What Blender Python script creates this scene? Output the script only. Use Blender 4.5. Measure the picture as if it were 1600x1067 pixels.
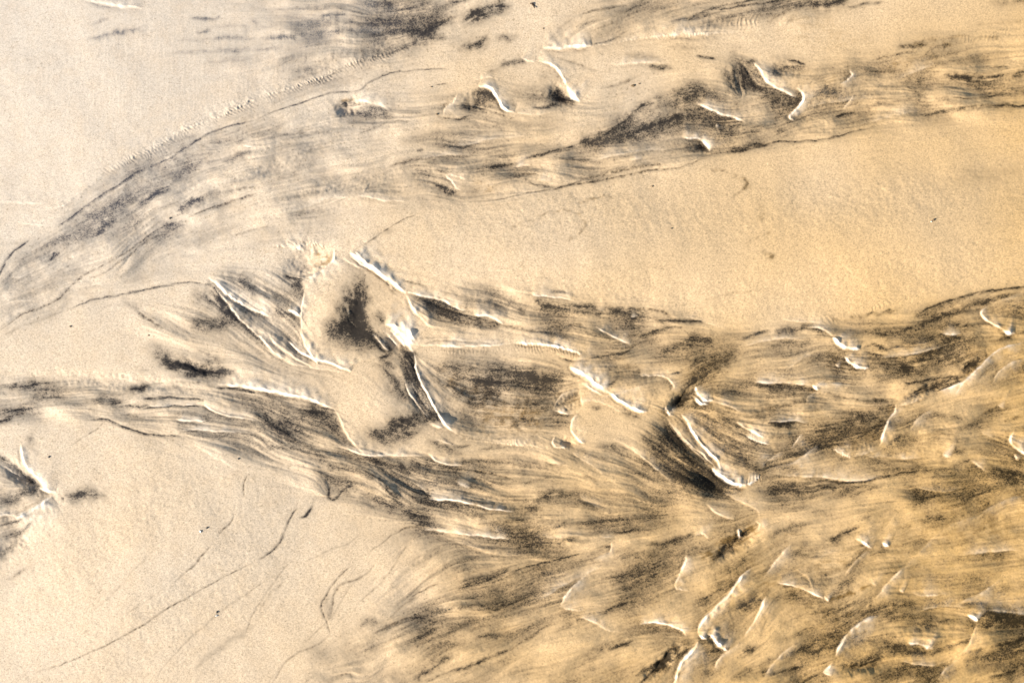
import bpy, math, random
import numpy as np

# ------------------------------------------------------------------ camera, sky, sun, exposure
for o in list(bpy.data.objects):
    bpy.data.objects.remove(o)
scene = bpy.context.scene
K = 0.001                                   # one photograph pixel = 1 mm of beach
def W(x, y, z=0.0):
    return ((x - 800.0) * K, (533.5 - y) * K, z * K)

cam_d = bpy.data.cameras.new('camera')
cam_d.lens = 50; cam_d.sensor_width = 36
cam_d.clip_start = 0.01; cam_d.clip_end = 500
cam = bpy.data.objects.new('camera', cam_d)
scene.collection.objects.link(cam)
cam.location = (0, 0, 1.6 * 50 / 36)
cam.rotation_euler = (0, 0, 0)
scene.camera = cam

SUN_EL = math.radians(29)
SUN_VEC = (-0.91, -0.41)                    # towards the sun on the ground: left and a little down
az = math.atan2(SUN_VEC[0], SUN_VEC[1])     # clockwise from +Y
world = bpy.data.worlds.new('World')
scene.world = world
world.use_nodes = True
nt = world.node_tree
sky = nt.nodes.new('ShaderNodeTexSky')
sky.sky_type = 'NISHITA'
sky.sun_disc = False
sky.sun_elevation = SUN_EL
sky.sun_rotation = az
bgn = nt.nodes['Background']
nt.links.new(sky.outputs[0], bgn.inputs[0])
bgn.inputs[1].default_value = 0.08
sun_d = bpy.data.lights.new('sun', 'SUN')
sun_d.energy = 4.0
sun_d.angle = math.radians(0.5)
sun_d.color = (1.0, 0.93, 0.82)
sun = bpy.data.objects.new('sun', sun_d)
scene.collection.objects.link(sun)
from mathutils import Vector
d = Vector((SUN_VEC[0] * math.cos(SUN_EL), SUN_VEC[1] * math.cos(SUN_EL), math.sin(SUN_EL)))
sun.rotation_euler = d.to_track_quat('Z', 'Y').to_euler()
scene.view_settings.view_transform = 'Standard'
scene.view_settings.look = 'None'
scene.view_settings.exposure = 1.10
scene.view_settings.gamma = 1.0

# ------------------------------------------------------------------ field helpers (numpy)
G = 1.1                                     # field spacing in photograph pixels
MX, MY = 150, 130
X0, Y0, X1, Y1 = -MX, -MY, 1600 + MX, 1067 + MY
NX = int((X1 - X0) / G) + 1
NY = int((Y1 - Y0) / G) + 1
xs = X0 + np.arange(NX) * G
ys = Y0 + np.arange(NY) * G
XX, YY = np.meshgrid(xs.astype(np.float32), ys.astype(np.float32))
rng = np.random.default_rng(11)

_fy = np.fft.fftfreq(NY)[:, None].astype(np.float32)
_fx = np.fft.rfftfreq(NX)[None, :].astype(np.float32)
def blur(a, sx, sy=None):
    """gaussian blur, sigma in photograph pixels"""
    sy = sx if sy is None else sy
    k = np.exp(-2 * np.pi ** 2 * ((_fx * sx / G) ** 2 + (_fy * sy / G) ** 2))
    return np.fft.irfft2(np.fft.rfft2(a) * k, s=a.shape).astype(np.float32)
def noise(sx, sy=None):
    n = blur(rng.standard_normal((NY, NX)).astype(np.float32), sx, sy)
    return (n - n.mean()) / n.std()

def smooth_path(pts, n=6):
    P = [np.array(p, float) for p in pts]
    if len(P) < 3:
        return np.array(P)
    P = [2 * P[0] - P[1]] + P + [2 * P[-1] - P[-2]]
    out = []
    for i in range(1, len(P) - 2):
        p0, p1, p2, p3 = P[i-1], P[i], P[i+1], P[i+2]
        for t in np.linspace(0, 1, n, endpoint=False):
            out.append(0.5 * (2*p1 + (p2-p0)*t + (2*p0-5*p1+4*p2-p3)*t*t + (3*p1-p0-3*p2+p3)*t**3))
    out.append(P[-2])
    return np.array(out)

# gentle domain warp so nothing drawn is perfectly smooth
_wx = 0.5 * noise(6) + 1.8 * noise(24); _wy = 0.5 * noise(6) + 1.8 * noise(24)
WX = XX + _wx + 1.0 * noise(5) + 0.7 * noise(1.7)
WY = YY + _wy + 1.0 * noise(5) + 0.7 * noise(1.7)
SX = XX + _wx + 0.30 * noise(2.5)           # scarps keep crisp, smoothly running crests
SY = YY + _wy + 0.30 * noise(2.5)

def path_field(pts, reach, crisp=False):
    """signed distance (positive on the left hand = upper / right side), run length 0..1, window"""
    P = smooth_path(pts)
    x0, x1 = P[:, 0].min() - reach, P[:, 0].max() + reach
    y0, y1 = P[:, 1].min() - reach, P[:, 1].max() + reach
    i0 = max(0, int((x0 - X0) / G)); i1 = min(NX, int((x1 - X0) / G) + 2)
    j0 = max(0, int((y0 - Y0) / G)); j1 = min(NY, int((y1 - Y0) / G) + 2)
    sl = (slice(j0, j1), slice(i0, i1))
    x = (SX if crisp else WX)[sl]; y = (SY if crisp else WY)[sl]
    best = np.full(x.shape, 1e9, np.float32)
    sd = np.zeros_like(best); tt = np.zeros_like(best)
    seg = np.hypot(*(P[1:] - P[:-1]).T); L = max(seg.sum(), 1e-6)
    acc = 0.0
    for k in range(len(P) - 1):
        a, b = P[k], P[k+1]
        l2 = seg[k] ** 2 + 1e-9
        t = np.clip(((x - a[0]) * (b[0]-a[0]) + (y - a[1]) * (b[1]-a[1])) / l2, 0, 1)
        dx = x - (a[0] + t * (b[0]-a[0])); dy = y - (a[1] + t * (b[1]-a[1]))
        dd = dx * dx + dy * dy
        m = dd < best
        best = np.where(m, dd, best)
        s = dx * (b[1]-a[1]) - dy * (b[0]-a[0])
        sd = np.where(m, np.where(s >= 0, 1.0, -1.0), sd)
        tt = np.where(m, (acc + t * seg[k]) / L, tt)
        acc += seg[k]
    return sl, sd * np.sqrt(best), tt, L

def taper(t, k=0.25):
    return np.clip(np.minimum(t, 1 - t) / k, 0, 1) ** 0.7

def ss(x):
    x = np.clip(x, 0, 1)
    return x * x * (3 - 2 * x)

def P(s):
    return [tuple(float(v) for v in q.split(',')) for q in s.split()]

dark = np.zeros((NY, NX), np.float32)       # share of black mineral grains, plus shade painted in pits and gullies
och = np.zeros((NY, NX), np.float32)        # share of rusty ochre grains
pale = np.zeros((NY, NX), np.float32)       # share of pale colour painting sun glints along crests
hgt = np.zeros((NY, NX), np.float32)        # height in photograph pixels
flow_pts = []                               # (x, y, angle, weight)

def add_flow(pts, w=1.0):
    q = smooth_path(pts, 3)
    for a, b in zip(q[:-1], q[1:]):
        flow_pts.append(((a[0]+b[0])/2, (a[1]+b[1])/2, math.atan2(b[1]-a[1], b[0]-a[0]), w * math.hypot(*(b-a))))

def over(A, sl, v):
    A[sl] = 1 - (1 - A[sl]) * (1 - np.clip(v, 0, 1))

# ------------------------------------------------------------------ the beach, surveyed stroke by stroke
# soft areas where black sand streaks lie: outline | amount | edge softness
REGIONS = [
 ("430,700 640,760 900,850 720,1000 560,990 620,860 500,790", .13, 34),
 ("430,-80 640,-60 780,-20 780,20 650,70 600,84 540,98 450,50", 0.26, 36),
 ("280,-60 640,-60 640,75 540,100 400,50", 0.12, 50),
 ("-150,500 60,400 200,300 300,235 480,180 700,150 900,150 1100,110 1600,80 1760,80 1760,170 1180,232 760,305 560,330 300,420 -150,560", 0.15, 16),
 ("110,330 200,275 300,228 420,180 430,200 300,262 220,320 60,410 0,430", 0.18, 8),
 ("0,480 100,400 230,330 330,300 340,320 220,400 60,500 -50,540", 0.13, 10),
 ("400,300 600,250 800,190 800,230 640,290 420,345", 0.13, 12),
 ("470,0 700,-5 720,30 640,60 470,64", 0.34, 24),
 ("380,70 640,70 640,80 500,115 400,140 350,120", 0.23, 14),
 ("850,75 920,20 990,-30 1290,-40 1260,30 1150,50 1040,60", 0.31, 12),
 ("640,270 760,240 905,210 1040,150 1100,140 1180,170 1230,205 1150,240 1000,268 850,292 740,308 640,300", 0.41, 12),
 ("1180,130 1320,110 1600,90 1760,90 1760,172 1440,180 1350,195 1180,235 1100,200", 0.35, 14),
 ("1200,265 1600,235 1760,240 1760,320 1400,310", 0.15, 25),
 ("1380,75 1760,20 1760,110 1400,130 1300,120", 0.21, 18),
 ("-150,500 60,395 200,300 300,235 480,180 640,150 720,170 500,240 300,350 120,420 -150,560", 0.19, 16),
 ("330,430 480,432 480,560 440,560 380,500", 0.38, 10),
 ("250,520 340,500 470,560 540,600 470,600 340,590", 0.18, 14),
 ("205,480 330,500 300,540 230,520", 0.21, 12),
 ("640,470 760,440 860,455 1000,478 1125,510 1060,525 980,540 900,530 790,512 700,490", 0.35, 9),
 ("640,465 700,478 790,505 720,515 680,510", 0.48, 5),
 ("790,500 1000,490 1120,520 1320,505 1450,480 1600,448 1760,430 1760,760 1600,800 1200,800 1190,760 1060,650 900,560", 0.37, 12),
 ("1180,600 1280,600 1400,640 1380,700 1200,740 1120,720 1060,660", 0.28, 12),
 ("-150,604 60,598 200,612 270,594 340,600 520,640 560,700 640,715 860,710 1040,690 1160,770 1000,830 960,850 800,846 660,822 620,800 500,760 400,715 290,690 170,662 -150,650", 0.41, 10),
 ("400,690 560,700 660,720 860,790 960,840 700,830 610,800 480,750", 0.31, 14),
 ("640,835 960,845 1100,800 1300,800 1500,800 1760,790 1760,1200 420,1200 440,1080 560,980", 0.28, 22),
 ("690,900 900,850 1050,850 1050,930 800,1010 600,1060", 0.23, 22),
 ("1300,960 1600,930 1760,940 1760,1200 1100,1200 1200,1040", 0.31, 20),
 ("1005,690 1040,652 1075,700 1115,730 1165,762 1100,778 1055,765 1030,725", 0.58, 9),
 ("660,570 700,560 880,575 900,620 865,690 790,688 730,672 690,640", 0.41, 10),
 ("700,575 880,580 850,680 780,680", 0.26, 14),
 ("-150,812 0,812 62,800 40,835 0,882 -150,960", 0.78, 4),
 ("-150,740 0,740 62,768 0,802 -150,830", 0.41, 6),
 ("470,640 520,640 535,670 560,702 520,692 440,680 420,660", 0.38, 8),
 ("618,557 648,557 656,585 672,615 692,650 690,658 672,652 650,625 633,595", .78, 3),
 ("1160,100 1180,98 1197,140 1150,142 1140,120", .5, 5),
 ("160,272 290,212 400,162 520,122 645,80 650,92 530,130 410,175 300,222 165,282", .16, 3),
 ("645,470 700,482 785,508 720,513 682,508", .35, 4),
 ("620,560 648,560 660,605 690,655 660,652 640,620", 0.66, 4),
 ("1380,540 1560,500 1600,500 1560,560 1440,610 1360,600", 0.34, 10),
]
# places swept clean of streaks (fans of pale sand): outline | how clean | softness
CLEAN = [
 ("486,440 560,410 630,462 700,520 645,540 600,548 545,572 480,545 478,500", .9, 5),
 ("550,575 600,550 630,556 640,600 665,650 680,668 680,690 640,708 575,704 548,690 530,655 520,630", .85, 6),
 ("640,335 950,270 1180,235 1600,175 1760,170 1760,440 1500,455 1270,510 1130,512 900,455 700,420 560,395", .75, 10),
 ("980,545 1050,515 1110,512 1060,535 1000,558", .6, 6),
 ("-150,800 60,800 170,665 300,692 470,755 600,800 640,830 560,960 420,1080 400,1200 -150,1200", .7, 18),
 ("0,660 160,662 120,700 60,770 0,720", .4, 10),
 ("1410,700 1300,640 1290,620 1400,640", .2, 8),
]
# black sand strokes, some painting the shaded walls of pits and gullies: path | half width on the upper/right side | on the lower/left side | amount
D = """
130,7 150,10 170,15 195,16|2|4|.5
160,0 190,2 215,0|3|3|.5
145,40 160,34 174,30|2|3|.45
130,63 155,60 180,50 205,48 234,40|2|4|.5
215,47 235,55|3|3|.25
300,31 318,30 335,30 343,25|2|3|.9
305,53 320,50 333,48|3|3|.75
330,62 365,61 400,59|3|3|.45
385,45 383,55|3|3|.45
272,70 330,63 350,62|3|3|.25
262,90 340,82 400,77 450,73|3|3|.35
310,101 350,98 395,93|3|3|.2
325,45 400,42 440,36|3|3|.25
390,30 402,36|3|3|.4
545,5 600,7 650,9 702,16|8|7|.5
570,2 620,4|4|4|.4
500,29 520,25 545,24|2|3|.85
445,42 520,38 600,35 660,25|5|4|.45
405,59 500,54 555,50|4|3|.7
480,53 510,54|3|3|.5
560,30 640,35 700,25|7|7|.45
540,50 610,50 655,44|5|5|.55
628,58 660,52 690,41 713,32|4|5|1
655,55 690,46|4|4|.6
640,52 680,38 715,26|2|3|.5
718,37 745,24 775,17 802,13|6|7|.95
735,30 770,22|5|5|.5
712,76 740,68 767,54|4|6|.75
778,58 802,55|3|4|.55
620,82 640,72 660,63 700,60|4|6|.5
560,95 600,86 640,76|5|3|.5
430,112 500,98 600,84|9|6|.22
700,5 715,5 737,1|2|3|.6
770,7 793,2|2|3|.5
760,113 780,101 802,93|3|5|.7
523,174 533,165 545,162 558,164|4|1.5|.95
520,176 545,178 580,173 620,186|3|7|.3
560,168 600,176 625,188|4|4|.28
720,160 752,162 775,160|8|9|.7
735,152 752,148 768,153 776,166|4|4|.7
722,164 745,172 775,172|4|4|.4
680,133 700,131|1.2|1.2|.5
712,186 738,181|1.5|1.5|.6
683,179 705,184 740,187|1.2|1.2|.5
765,180 790,187 802,188|1.5|1.5|.45
670,225 690,228 720,227 755,225|4|2|.75
690,224 740,226|6|3|.3
608,261 640,250 684,242|3|2|.55
648,236 662,231|2|2|.7
735,212 765,211|2|2|.3
735,266 765,259 805,254|2|3|.65
775,168 792,164 802,168|3|3|.7
1045,33 1080,25 1120,12 1160,4 1200,-8|2|3|.7
1060,33 1110,22 1150,12 1200,4 1240,-8|2|2|.65
1080,38 1130,30 1170,20 1210,12|3|4|.5
905,27 940,15 985,5|2|2|.4
920,56 950,40 985,20 1020,8|2|2|.32
930,72 955,64 980,48|1.5|1.5|.6
840,82 860,62 900,30|2|2|.22
900,48 950,30|2|2|.28
798,97 815,97 823,90|4|3|.85
868,140 880,149 898,157|5|4|.9
868,146 878,152 896,157|3|5|.8
862,150 880,156|7|5|.45
828,170 850,168 872,159|3|2.5|.75
800,150 850,158|7|7|.3
845,118 880,130|7|5|.22
870,90 900,98 940,112|2|2|.4
980,92 1010,96 1035,95|5|4|.35
975,90 1010,88|3|3|.25
1040,75 1090,78|3|3|.3
1085,89 1105,91 1119,95|2|3|.85
1015,109 1030,109 1047,107|4|3|.9
938,137 980,130 1002,121|2|2|.35
1152,98 1146,118 1150,142|11|12|.55
1158,100 1163,120 1163,142|6|5|.6
1163,110 1175,132 1195,138|7|5|.7
1168,98 1180,100|3|3|.6
905,222 930,218 950,208 975,188 1000,170 1030,155 1041,150|2|4|.75
900,224 950,218 1000,204 1050,188 1105,170|4|7|.85
912,220 935,220|4|5|.7
960,212 1020,198 1050,182|4|7|.4
1045,152 1080,143 1105,148 1140,162|9|7|.55
1055,158 1090,150 1130,158|5|5|.4
1055,172 1100,169|2|3|.65
800,257 850,240 905,222|2|2.5|.6
830,248 880,232 910,226|3|3|.35
1078,216 1093,213 1103,209|1.5|2.5|.95
1085,228 1096,232|6|6|.55
1125,204 1140,207|5|5|.55
1130,198 1180,192|6|6|.2
1150,165 1155,158|2|2|.5
740,313 800,304 850,299 900,288 950,277 1000,268 1060,258 1100,248|1|2|.55
1090,247 1130,239 1180,232 1210,226 1280,218 1370,196|1|2.5|.6
1130,240 1160,233 1200,227|5|2|.65
1140,236 1200,228|3|2|.5
825,283 840,291 880,292 912,281|1.5|2|.6
800,275 815,272 840,274|2|2|.5
880,275 915,280 960,272|6|3|.35
-20,1 0,1 10,1|1|1|.01
1262,4 1300,3 1330,-4|8|9|.85
1290,8 1310,2|5|5|.4
1185,16 1230,8 1270,0|6|5|.6
1200,38 1215,26 1235,14|1.5|2|.5
1228,36 1242,26|2|2|.55
1325,9 1350,6 1385,0|2|3|.6
1540,5 1600,2 1650,-2|6|6|.4
1180,22 1210,22|5|5|.5
1208,112 1230,104 1255,105|9|7|.6
1198,119 1222,119|4|4|.75
1230,93 1248,94 1264,101|1.5|1.8|.85
1268,149 1290,143 1315,143|4|4|.85
1290,138 1292,130|2|2|.6
1300,150 1320,150|7|5|.4
1303,184 1320,177 1337,173|2|3|.9
1210,160 1218,157|4|4|.6
1210,182 1230,177|4|4|.5
1195,142 1215,148|7|7|.3
1437,87 1460,76 1485,69|2|4|.6
1360,96 1400,88 1430,82|2|2|.5
1340,112 1390,114 1412,110|4|4|.4
1400,75 1450,71|2|3|.5
1470,114 1500,119 1530,122 1575,117|4|5|.8
1470,114 1500,118 1530,120|2|3|.6
1408,132 1430,145 1450,156|4|4|.45
1420,128 1450,126|5|5|.4
1480,151 1520,153 1575,148|1.2|2|.6
1455,150 1480,160 1500,165|5|5|.4
1437,180 1490,170 1540,167 1620,168|2|3.5|.7
1350,165 1400,160 1445,155|3|4|.4
1500,128 1560,142 1620,150|7|9|.35
1545,102 1575,100|1.5|1.5|.7
1400,78 1434,74|2|2|.55
1570,122 1600,116 1650,118|4|4|.5
1320,162 1345,160|3|2|.4
1525,40 1600,36|2|2|.2
1480,275 1540,272 1600,262|10|12|.14
50,376 20,400 0,430 -30,470|1.5|2|.7
-30,388 0,386 50,380|2|2|.2
90,352 120,335 160,305 190,287 215,272 230,265|1|2.5|.6
190,287 215,272 235,262|1|4|.3
230,265 270,245 310,222 345,203 380,194 400,190|1.5|1.5|.65
400,190 450,170 500,150 520,144 560,142 580,130 620,115 670,107 705,106|1.2|1.5|.6
150,364 162,355 176,342|4|5|.95
215,328 235,313 255,300 272,291|3|6|.75
240,308 255,300|3|6|.4
278,329 295,317 318,304|3|6|.85
68,381 90,373 112,367|4|5|.5
70,407 82,400 95,394|3|3|.8
130,345 180,325 215,312|8|12|.32
160,330 200,318|4|8|.3
130,305 180,280 230,262|10|7|.12
0,517 40,490 80,470 120,440 170,412 210,385 240,365 262,353 295,345|1.5|1.5|.55
-30,540 0,520|1.5|1.5|.5
130,441 160,430 190,408 225,380 270,360 292,350|1.5|2|.5
260,357 275,352 292,350|5|4|.4
300,339 330,325 360,315 380,308 402,303|1.5|3|.55
350,299 400,292|1.5|2|.35
105,482 150,467 200,460 235,453 262,447 300,443 330,445|1.5|1.5|.6
0,528 50,505 105,482|2|2|.22
300,232 350,222 395,226 420,230|2|2|.22
345,255 380,240 398,238|3|5|.4
360,370 400,358 425,352|1.5|2|.3
240,375 280,360|8|8|.16
300,380 320,372|3|3|.2
425,215 470,213 520,206|2|2|.3
560,206 590,197 620,193 645,190|1.5|1.5|.35
325,440 338,455 348,474 372,495 388,508|3|5|.95
345,470 360,484|3|6|.8
322,470 345,470|7|7|.75
305,462 335,460|7|7|.3
295,502 330,505 368,496|7|9|.5
300,500 325,506|3|5|.4
350,440 385,440 400,450|8|8|.35
375,440 395,462|4|6|.4
215,485 233,500 258,517|1.5|4|.5
197,475 215,482|6|4|.3
446,424 455,432 482,436|1.5|3|.85
468,440 474,462|6|7|.75
474,445 478,465|2|5|.5
448,430 460,445|5|6|.4
430,482 440,490 449,499|3|4|1
440,487 460,505 474,520|3|3|.6
400,455 430,460 460,480|8|8|.3
560,453 562,478 566,500|8|10|1
556,470 552,500 548,516|12|12|.5
556,460 555,490 556,520|10|10|.55
560,488 563,515|9|12|.7
524,520 545,516 575,524|9|9|.85
540,508 560,520|9|9|.5
565,505 575,520 592,532|7|8|.9
592,494 598,500|5|5|.6
615,483 625,500|5|6|.28
628,438 645,443 668,448|1.5|2.5|.5
575,414 592,424 604,438|1.5|2|.6
604,440 609,449|2.5|3|1
608,452 618,462|3|2|.4
550,396 580,378 615,352 652,337|1.2|1.2|.5
590,370 620,360|4|3|.2
660,472 690,490 725,502|3|4|.5
700,500 740,505 780,512|2|3|.55
720,490 760,505|2|2|.5
760,478 800,482|4|4|.4
700,455 760,470 830,480|4|4|.3
740,495 790,510 860,520|2|3|.4
832,470 870,482 907,489|3|5|.75
850,482 890,490|3|3|.4
856,460 870,458 888,462|2|2|.7
890,479 920,480 945,488|3|4|.75
895,486 930,492 945,492|2|3|.6
950,485 975,490 1005,496|4|6|.7
978,483 1020,485 1050,496|2|3|.5
985,498 1000,500|3|3|.5
1015,500 1060,501 1105,503|2|3|.7
1040,498 1060,500|3|3|.4
860,513 890,509 912,508|2|3|.5
810,486 812,490|4|4|.5
955,526 1010,520 1040,511 1070,508|2|3|.65
970,508 1000,512|5|5|.5
940,480 990,485|3|3|.3
1070,531 1090,528 1115,533|4|6|.65
1080,520 1110,528|5|5|.35
1158,532 1185,523 1205,517|2|3|.75
1210,524 1240,516 1265,514 1295,519|4|6|.7
1215,524 1240,521|3|4|.6
1430,491 1460,478 1500,465 1550,455 1640,444|2|3|.75
1428,490 1450,492 1475,498|5|4|.6
1440,500 1480,492 1520,478 1570,463 1600,455|3|4|.6
1460,482 1500,470|5|3|.35
1340,520 1380,520 1420,510 1460,500 1502,487|3|4|.6
1370,515 1400,512|5|5|.4
1340,492 1370,484 1400,480|2|4|.35
1455,516 1500,511 1535,510|4|3|.65
1460,518 1480,516|3|3|.5
1470,532 1500,529|2|2|.7
1565,508 1575,525|3|4|.5
1580,480 1600,490 1640,500|12|12|.45
1540,530 1600,520 1640,510|3|3|.45
1480,540 1530,525|3|3|.4
243,560 265,570 290,576 320,578 370,580|6|7|1
248,560 275,572 300,575|8|6|.5
245,548 262,562|7|8|.4
318,548 330,560 345,575|8|8|.45
265,553 300,565 330,570|4|4|.4
210,580 250,582|3|3|.2
0,603 40,606 60,603 95,607|3|4|.8
20,602 60,600|3|3|.35
195,610 220,608 236,604|4|5|.85
205,606 232,608|3|3|.5
145,630 175,631 200,636|5|5|.55
160,620 185,632|5|5|.4
185,634 215,636 245,637|3|3|.7
225,626 270,624 320,624|1.5|3|1
225,640 260,636 312,635|.8|1.5|.8
-20,641 20,640 52,641|2|2.5|.75
-20,656 5,655 20,648|3|4|.75
5,650 40,645|2|2|.5
60,625 100,623|2|2|.4
255,610 300,607|4|3|.4
270,597 320,596|2|2|.35
45,620 90,622|5|5|.25
160,650 200,650 240,660|3|4|.4
140,657 165,658 200,668 240,677 285,680|1.2|2.5|.7
165,660 150,672 118,695|1|1.2|.4
48,685 50,694|5|5|.55
55,700 62,712|4|4|.2
-20,695 0,710 15,722 35,740 55,755 66,766|2.5|3.5|1
10,722 40,745 62,762|3|6|.6
20,776 40,768 60,765|3|4|.6
0,790 30,780|4|5|.5
105,776 140,768 172,772|6|7|.65
108,775 125,774|4|4|.5
97,775 100,777 103,775|1.5|1.5|.7
0,822 30,812 60,792 82,778|2|3|.6
0,840 30,830 55,808|4|4|.7
0,862 20,848|5|5|.5
10,905 30,894 45,884|2|3|.28
0,910 60,880|7|7|.1
338,605 370,605 400,612|1|2.5|.85
480,627 500,632|1|2|.9
475,642 500,640 516,638|4|7|.75
385,672 430,695 480,702 520,716|2|4|.5
400,655 440,668 480,672|3|4|.4
520,650 535,680 552,697|1|9|.4
440,680 500,700 560,712|2|3|.4
560,716 600,722 660,735|2|3|.4
460,700 520,725 560,735 590,752|3|4|.35
568,730 585,742 604,753|2|2.5|.7
604,752 612,772 630,793|2.5|3|.6
510,740 514,760 512,775 521,779 535,766 550,757|2|2|.7
547,759 550,757|3|3|.6
492,785 482,803 472,806|2|2|.75
470,790 460,805 447,830 430,850 402,873|1.8|2.2|.6
402,873 360,895 300,930 230,972 165,1008 110,1035 50,1048|1.2|1.2|.5
387,740 382,755 384,776|1.2|1.2|.55
367,800 365,812 342,838|1.2|1.2|.5
330,852 310,875 275,908|1.2|1.4|.5
270,912 230,940 190,960|1.2|1.2|.2
150,980 130,990|1.5|1.5|.2
400,975 360,1000 330,1020 308,1048|3|4|.32
590,722 600,726|4|4|.5
628,728 634,732|4|4|.8
640,718 660,725 687,728|3|5|.6
690,725 740,733 802,743|1.5|2|.55
735,744 775,756|1.2|1.2|.6
700,770 725,772 742,768|3|3|.75
640,768 660,780 680,786|3|3|.5
755,772 772,774|3|3|.55
650,745 700,755 750,760|5|5|.3
560,770 600,785 640,800 690,812|5|5|.35
640,798 668,806|6|6|.5
700,790 760,805|5|5|.35
760,828 775,822 800,826|4|5|.55
740,818 800,812|3|3|.4
690,678 715,690 735,690|2|3|.7
665,683 690,693 722,702|4|6|.55
740,697 800,697|3|3|.35
700,714 760,716 830,724|2|3|.4
617,664 628,660 645,654|10|10|.95
622,672 635,660|9|9|.6
575,674 600,684 615,690|8|9|.65
590,678 610,676|7|7|.4
625,682 638,680 648,672|4|5|.95
645,640 655,652 668,660|5|5|.55
627,556 634,580 645,605 655,625|12|5|.8
632,558 645,556|6|6|.8
634,585 648,600|8|7|.75
650,610 662,625 675,645 686,656|7|4|.75
655,632 668,648 685,656|3|4|.8
600,562 612,588 640,625|4|8|.5
598,560 612,570|7|7|.5
640,605 652,625 670,645|1|1.5|.8
646,600 660,625 676,644|1|1.3|.7
588,519 602,534 614,548|2|3.5|1
580,523 592,540 606,551|2|2.5|1
586,553 602,556 614,552|2|2.5|.8
603,540 610,552|3|3|.6
738,592 770,600 792,606|6|7|.85
730,590 750,594|6|6|.35
770,610 800,615|12|14|.35
755,578 820,583 890,588|3|5|.5
798,600 840,604 865,605|6|6|.5
660,537 720,534 790,538|1|1.2|.5
650,530 700,530 780,533|1|1.2|.35
700,680 750,660|8|8|.2
790,590 830,587 880,593|6|8|.8
700,668 740,681 775,691|1|4|.45
760,660 830,652|7|7|.3
870,556 882,562 905,563 945,558 975,550 993,537|1|2.5|.65
800,541 850,543|1|1.2|.4
825,628 850,632|6|7|.6
800,662 830,655|6|7|.5
860,652 880,655|3|4|.4
870,635 885,622 903,613|4|3|.6
875,628 898,622|4|4|.5
966,644 980,648 1002,658|2|4|.75
920,636 940,637|3|3|.5
942,603 952,600 962,594|2|2.5|.75
880,580 905,575|3|3|.2
950,582 953,575|1|1|.4
943,564 975,557|3|3|.4
1035,548 1050,543 1072,538|6|8|.65
1010,560 1060,570|8|6|.3
1040,585 1065,582|1.5|2|.7
1075,575 1085,562 1092,556|1.5|2|.7
1058,614 1078,598 1095,580|5|6|.9
1085,600 1105,580 1140,562|6|8|.5
1100,560 1140,555 1150,545|8|8|.35
1060,628 1072,620 1076,616|5|5|1
1062,630 1068,622|5|6|.9
1050,640 1062,632|3|3|.5
1080,560 1098,572|9|9|.4
1130,612 1150,610|4|5|.4
1090,645 1120,650 1180,690|12|8|.28
1145,662 1170,675 1196,692|2|4|.85
1160,674 1185,690 1202,695|2|4|.75
1130,655 1160,672|3|5|.45
1158,716 1180,726 1192,734|7|8|.6
1140,690 1180,705|6|6|.3
1046,686 1054,694|5|5|.65
1058,715 1070,716|1.5|2.5|1
1040,665 1052,682 1075,705|2|3|.75
1065,705 1080,722 1105,745|2|3|.55
1062,700 1070,704|4|4|.6
1095,690 1112,710|1.5|1.5|.45
1055,745 1085,758|8|9|.45
1100,755 1130,762 1160,760|5|7|.45
1105,735 1125,745|5|5|.6
1040,690 1015,685|10|8|.35
930,700 960,700 990,716|4|6|.45
910,740 930,748 938,746|3|3|.55
800,747 830,750 862,745|3|3|.45
836,778 860,772 888,767|4|5|.7
815,787 840,791|3|4|.6
850,717 862,724 890,724|1|1.5|.55
800,728 860,728|5|5|.25
905,780 960,800 1000,830|8|9|.25
1000,770 1060,780|8|8|.2
1298,572 1312,580 1327,577|3|5|.85
1295,565 1310,570|4|4|.5
1200,545 1240,540 1270,533|3|4|.45
1210,560 1260,555|5|5|.25
1350,543 1400,541 1432,538|3|3|.75
1350,553 1400,556 1452,544|1.5|2.5|.75
1340,560 1380,568 1420,560|5|5|.35
1395,578 1420,570 1455,552|5|8|.75
1405,577 1415,574|6|6|.6
1375,590 1400,585|6|6|.4
1430,552 1480,545 1515,542|5|7|.45
1415,597 1460,591 1502,583|1.5|3|.8
1440,560 1500,558|6|6|.35
1500,577 1520,562 1538,548|4|6|.95
1500,568 1530,555|6|6|.3
1410,633 1440,612 1470,598 1510,583|3.5|5|.9
1420,628 1445,612|3|3|.5
1465,614 1490,597 1505,590|1.5|2|.8
1520,590 1545,572 1560,565|4|4|.5
1560,560 1600,548 1640,545|6|6|.35
1568,580 1590,572 1640,572|5|7|.4
1198,602 1240,604 1268,613|4|6|.6
1198,615 1250,610|6|6|.3
1198,636 1240,632|2|3|.45
1260,618 1290,618 1310,625|6|8|.3
1290,612 1330,622 1395,628|1|3|.5
1360,622 1392,627|2|3|.5
1380,640 1390,640|6|6|.4
1322,662 1345,656 1365,652|7|8|.5
1325,660 1340,657|4|4|.5
1335,692 1360,675 1385,655|1.5|2|.45
1378,697 1395,692 1425,680|3|5|.7
1400,672 1430,668|6|6|.4
1440,655 1470,650 1510,650|3|5|.45
1490,668 1520,660 1540,655|4|4|.5
1530,648 1560,638|2.5|3|.5
1560,663 1600,650|2|3|.4
1198,662 1220,661 1244,663|4|4|.95
1200,690 1230,680|6|6|.4
1215,728 1250,732|7|6|.5
1350,725 1400,728|3|3|.4
1270,754 1340,750 1400,740 1460,733|1|2.5|.7
1340,738 1400,735 1470,732 1515,720|3|4|.4
1495,722 1515,718|3|3|.6
1440,745 1500,738 1540,730|5|5|.4
1470,708 1500,700|6|6|.4
1488,700 1498,702|4|4|.5
1555,685 1570,692|5|5|.4
1545,728 1575,738 1620,744|4|6|.65
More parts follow.
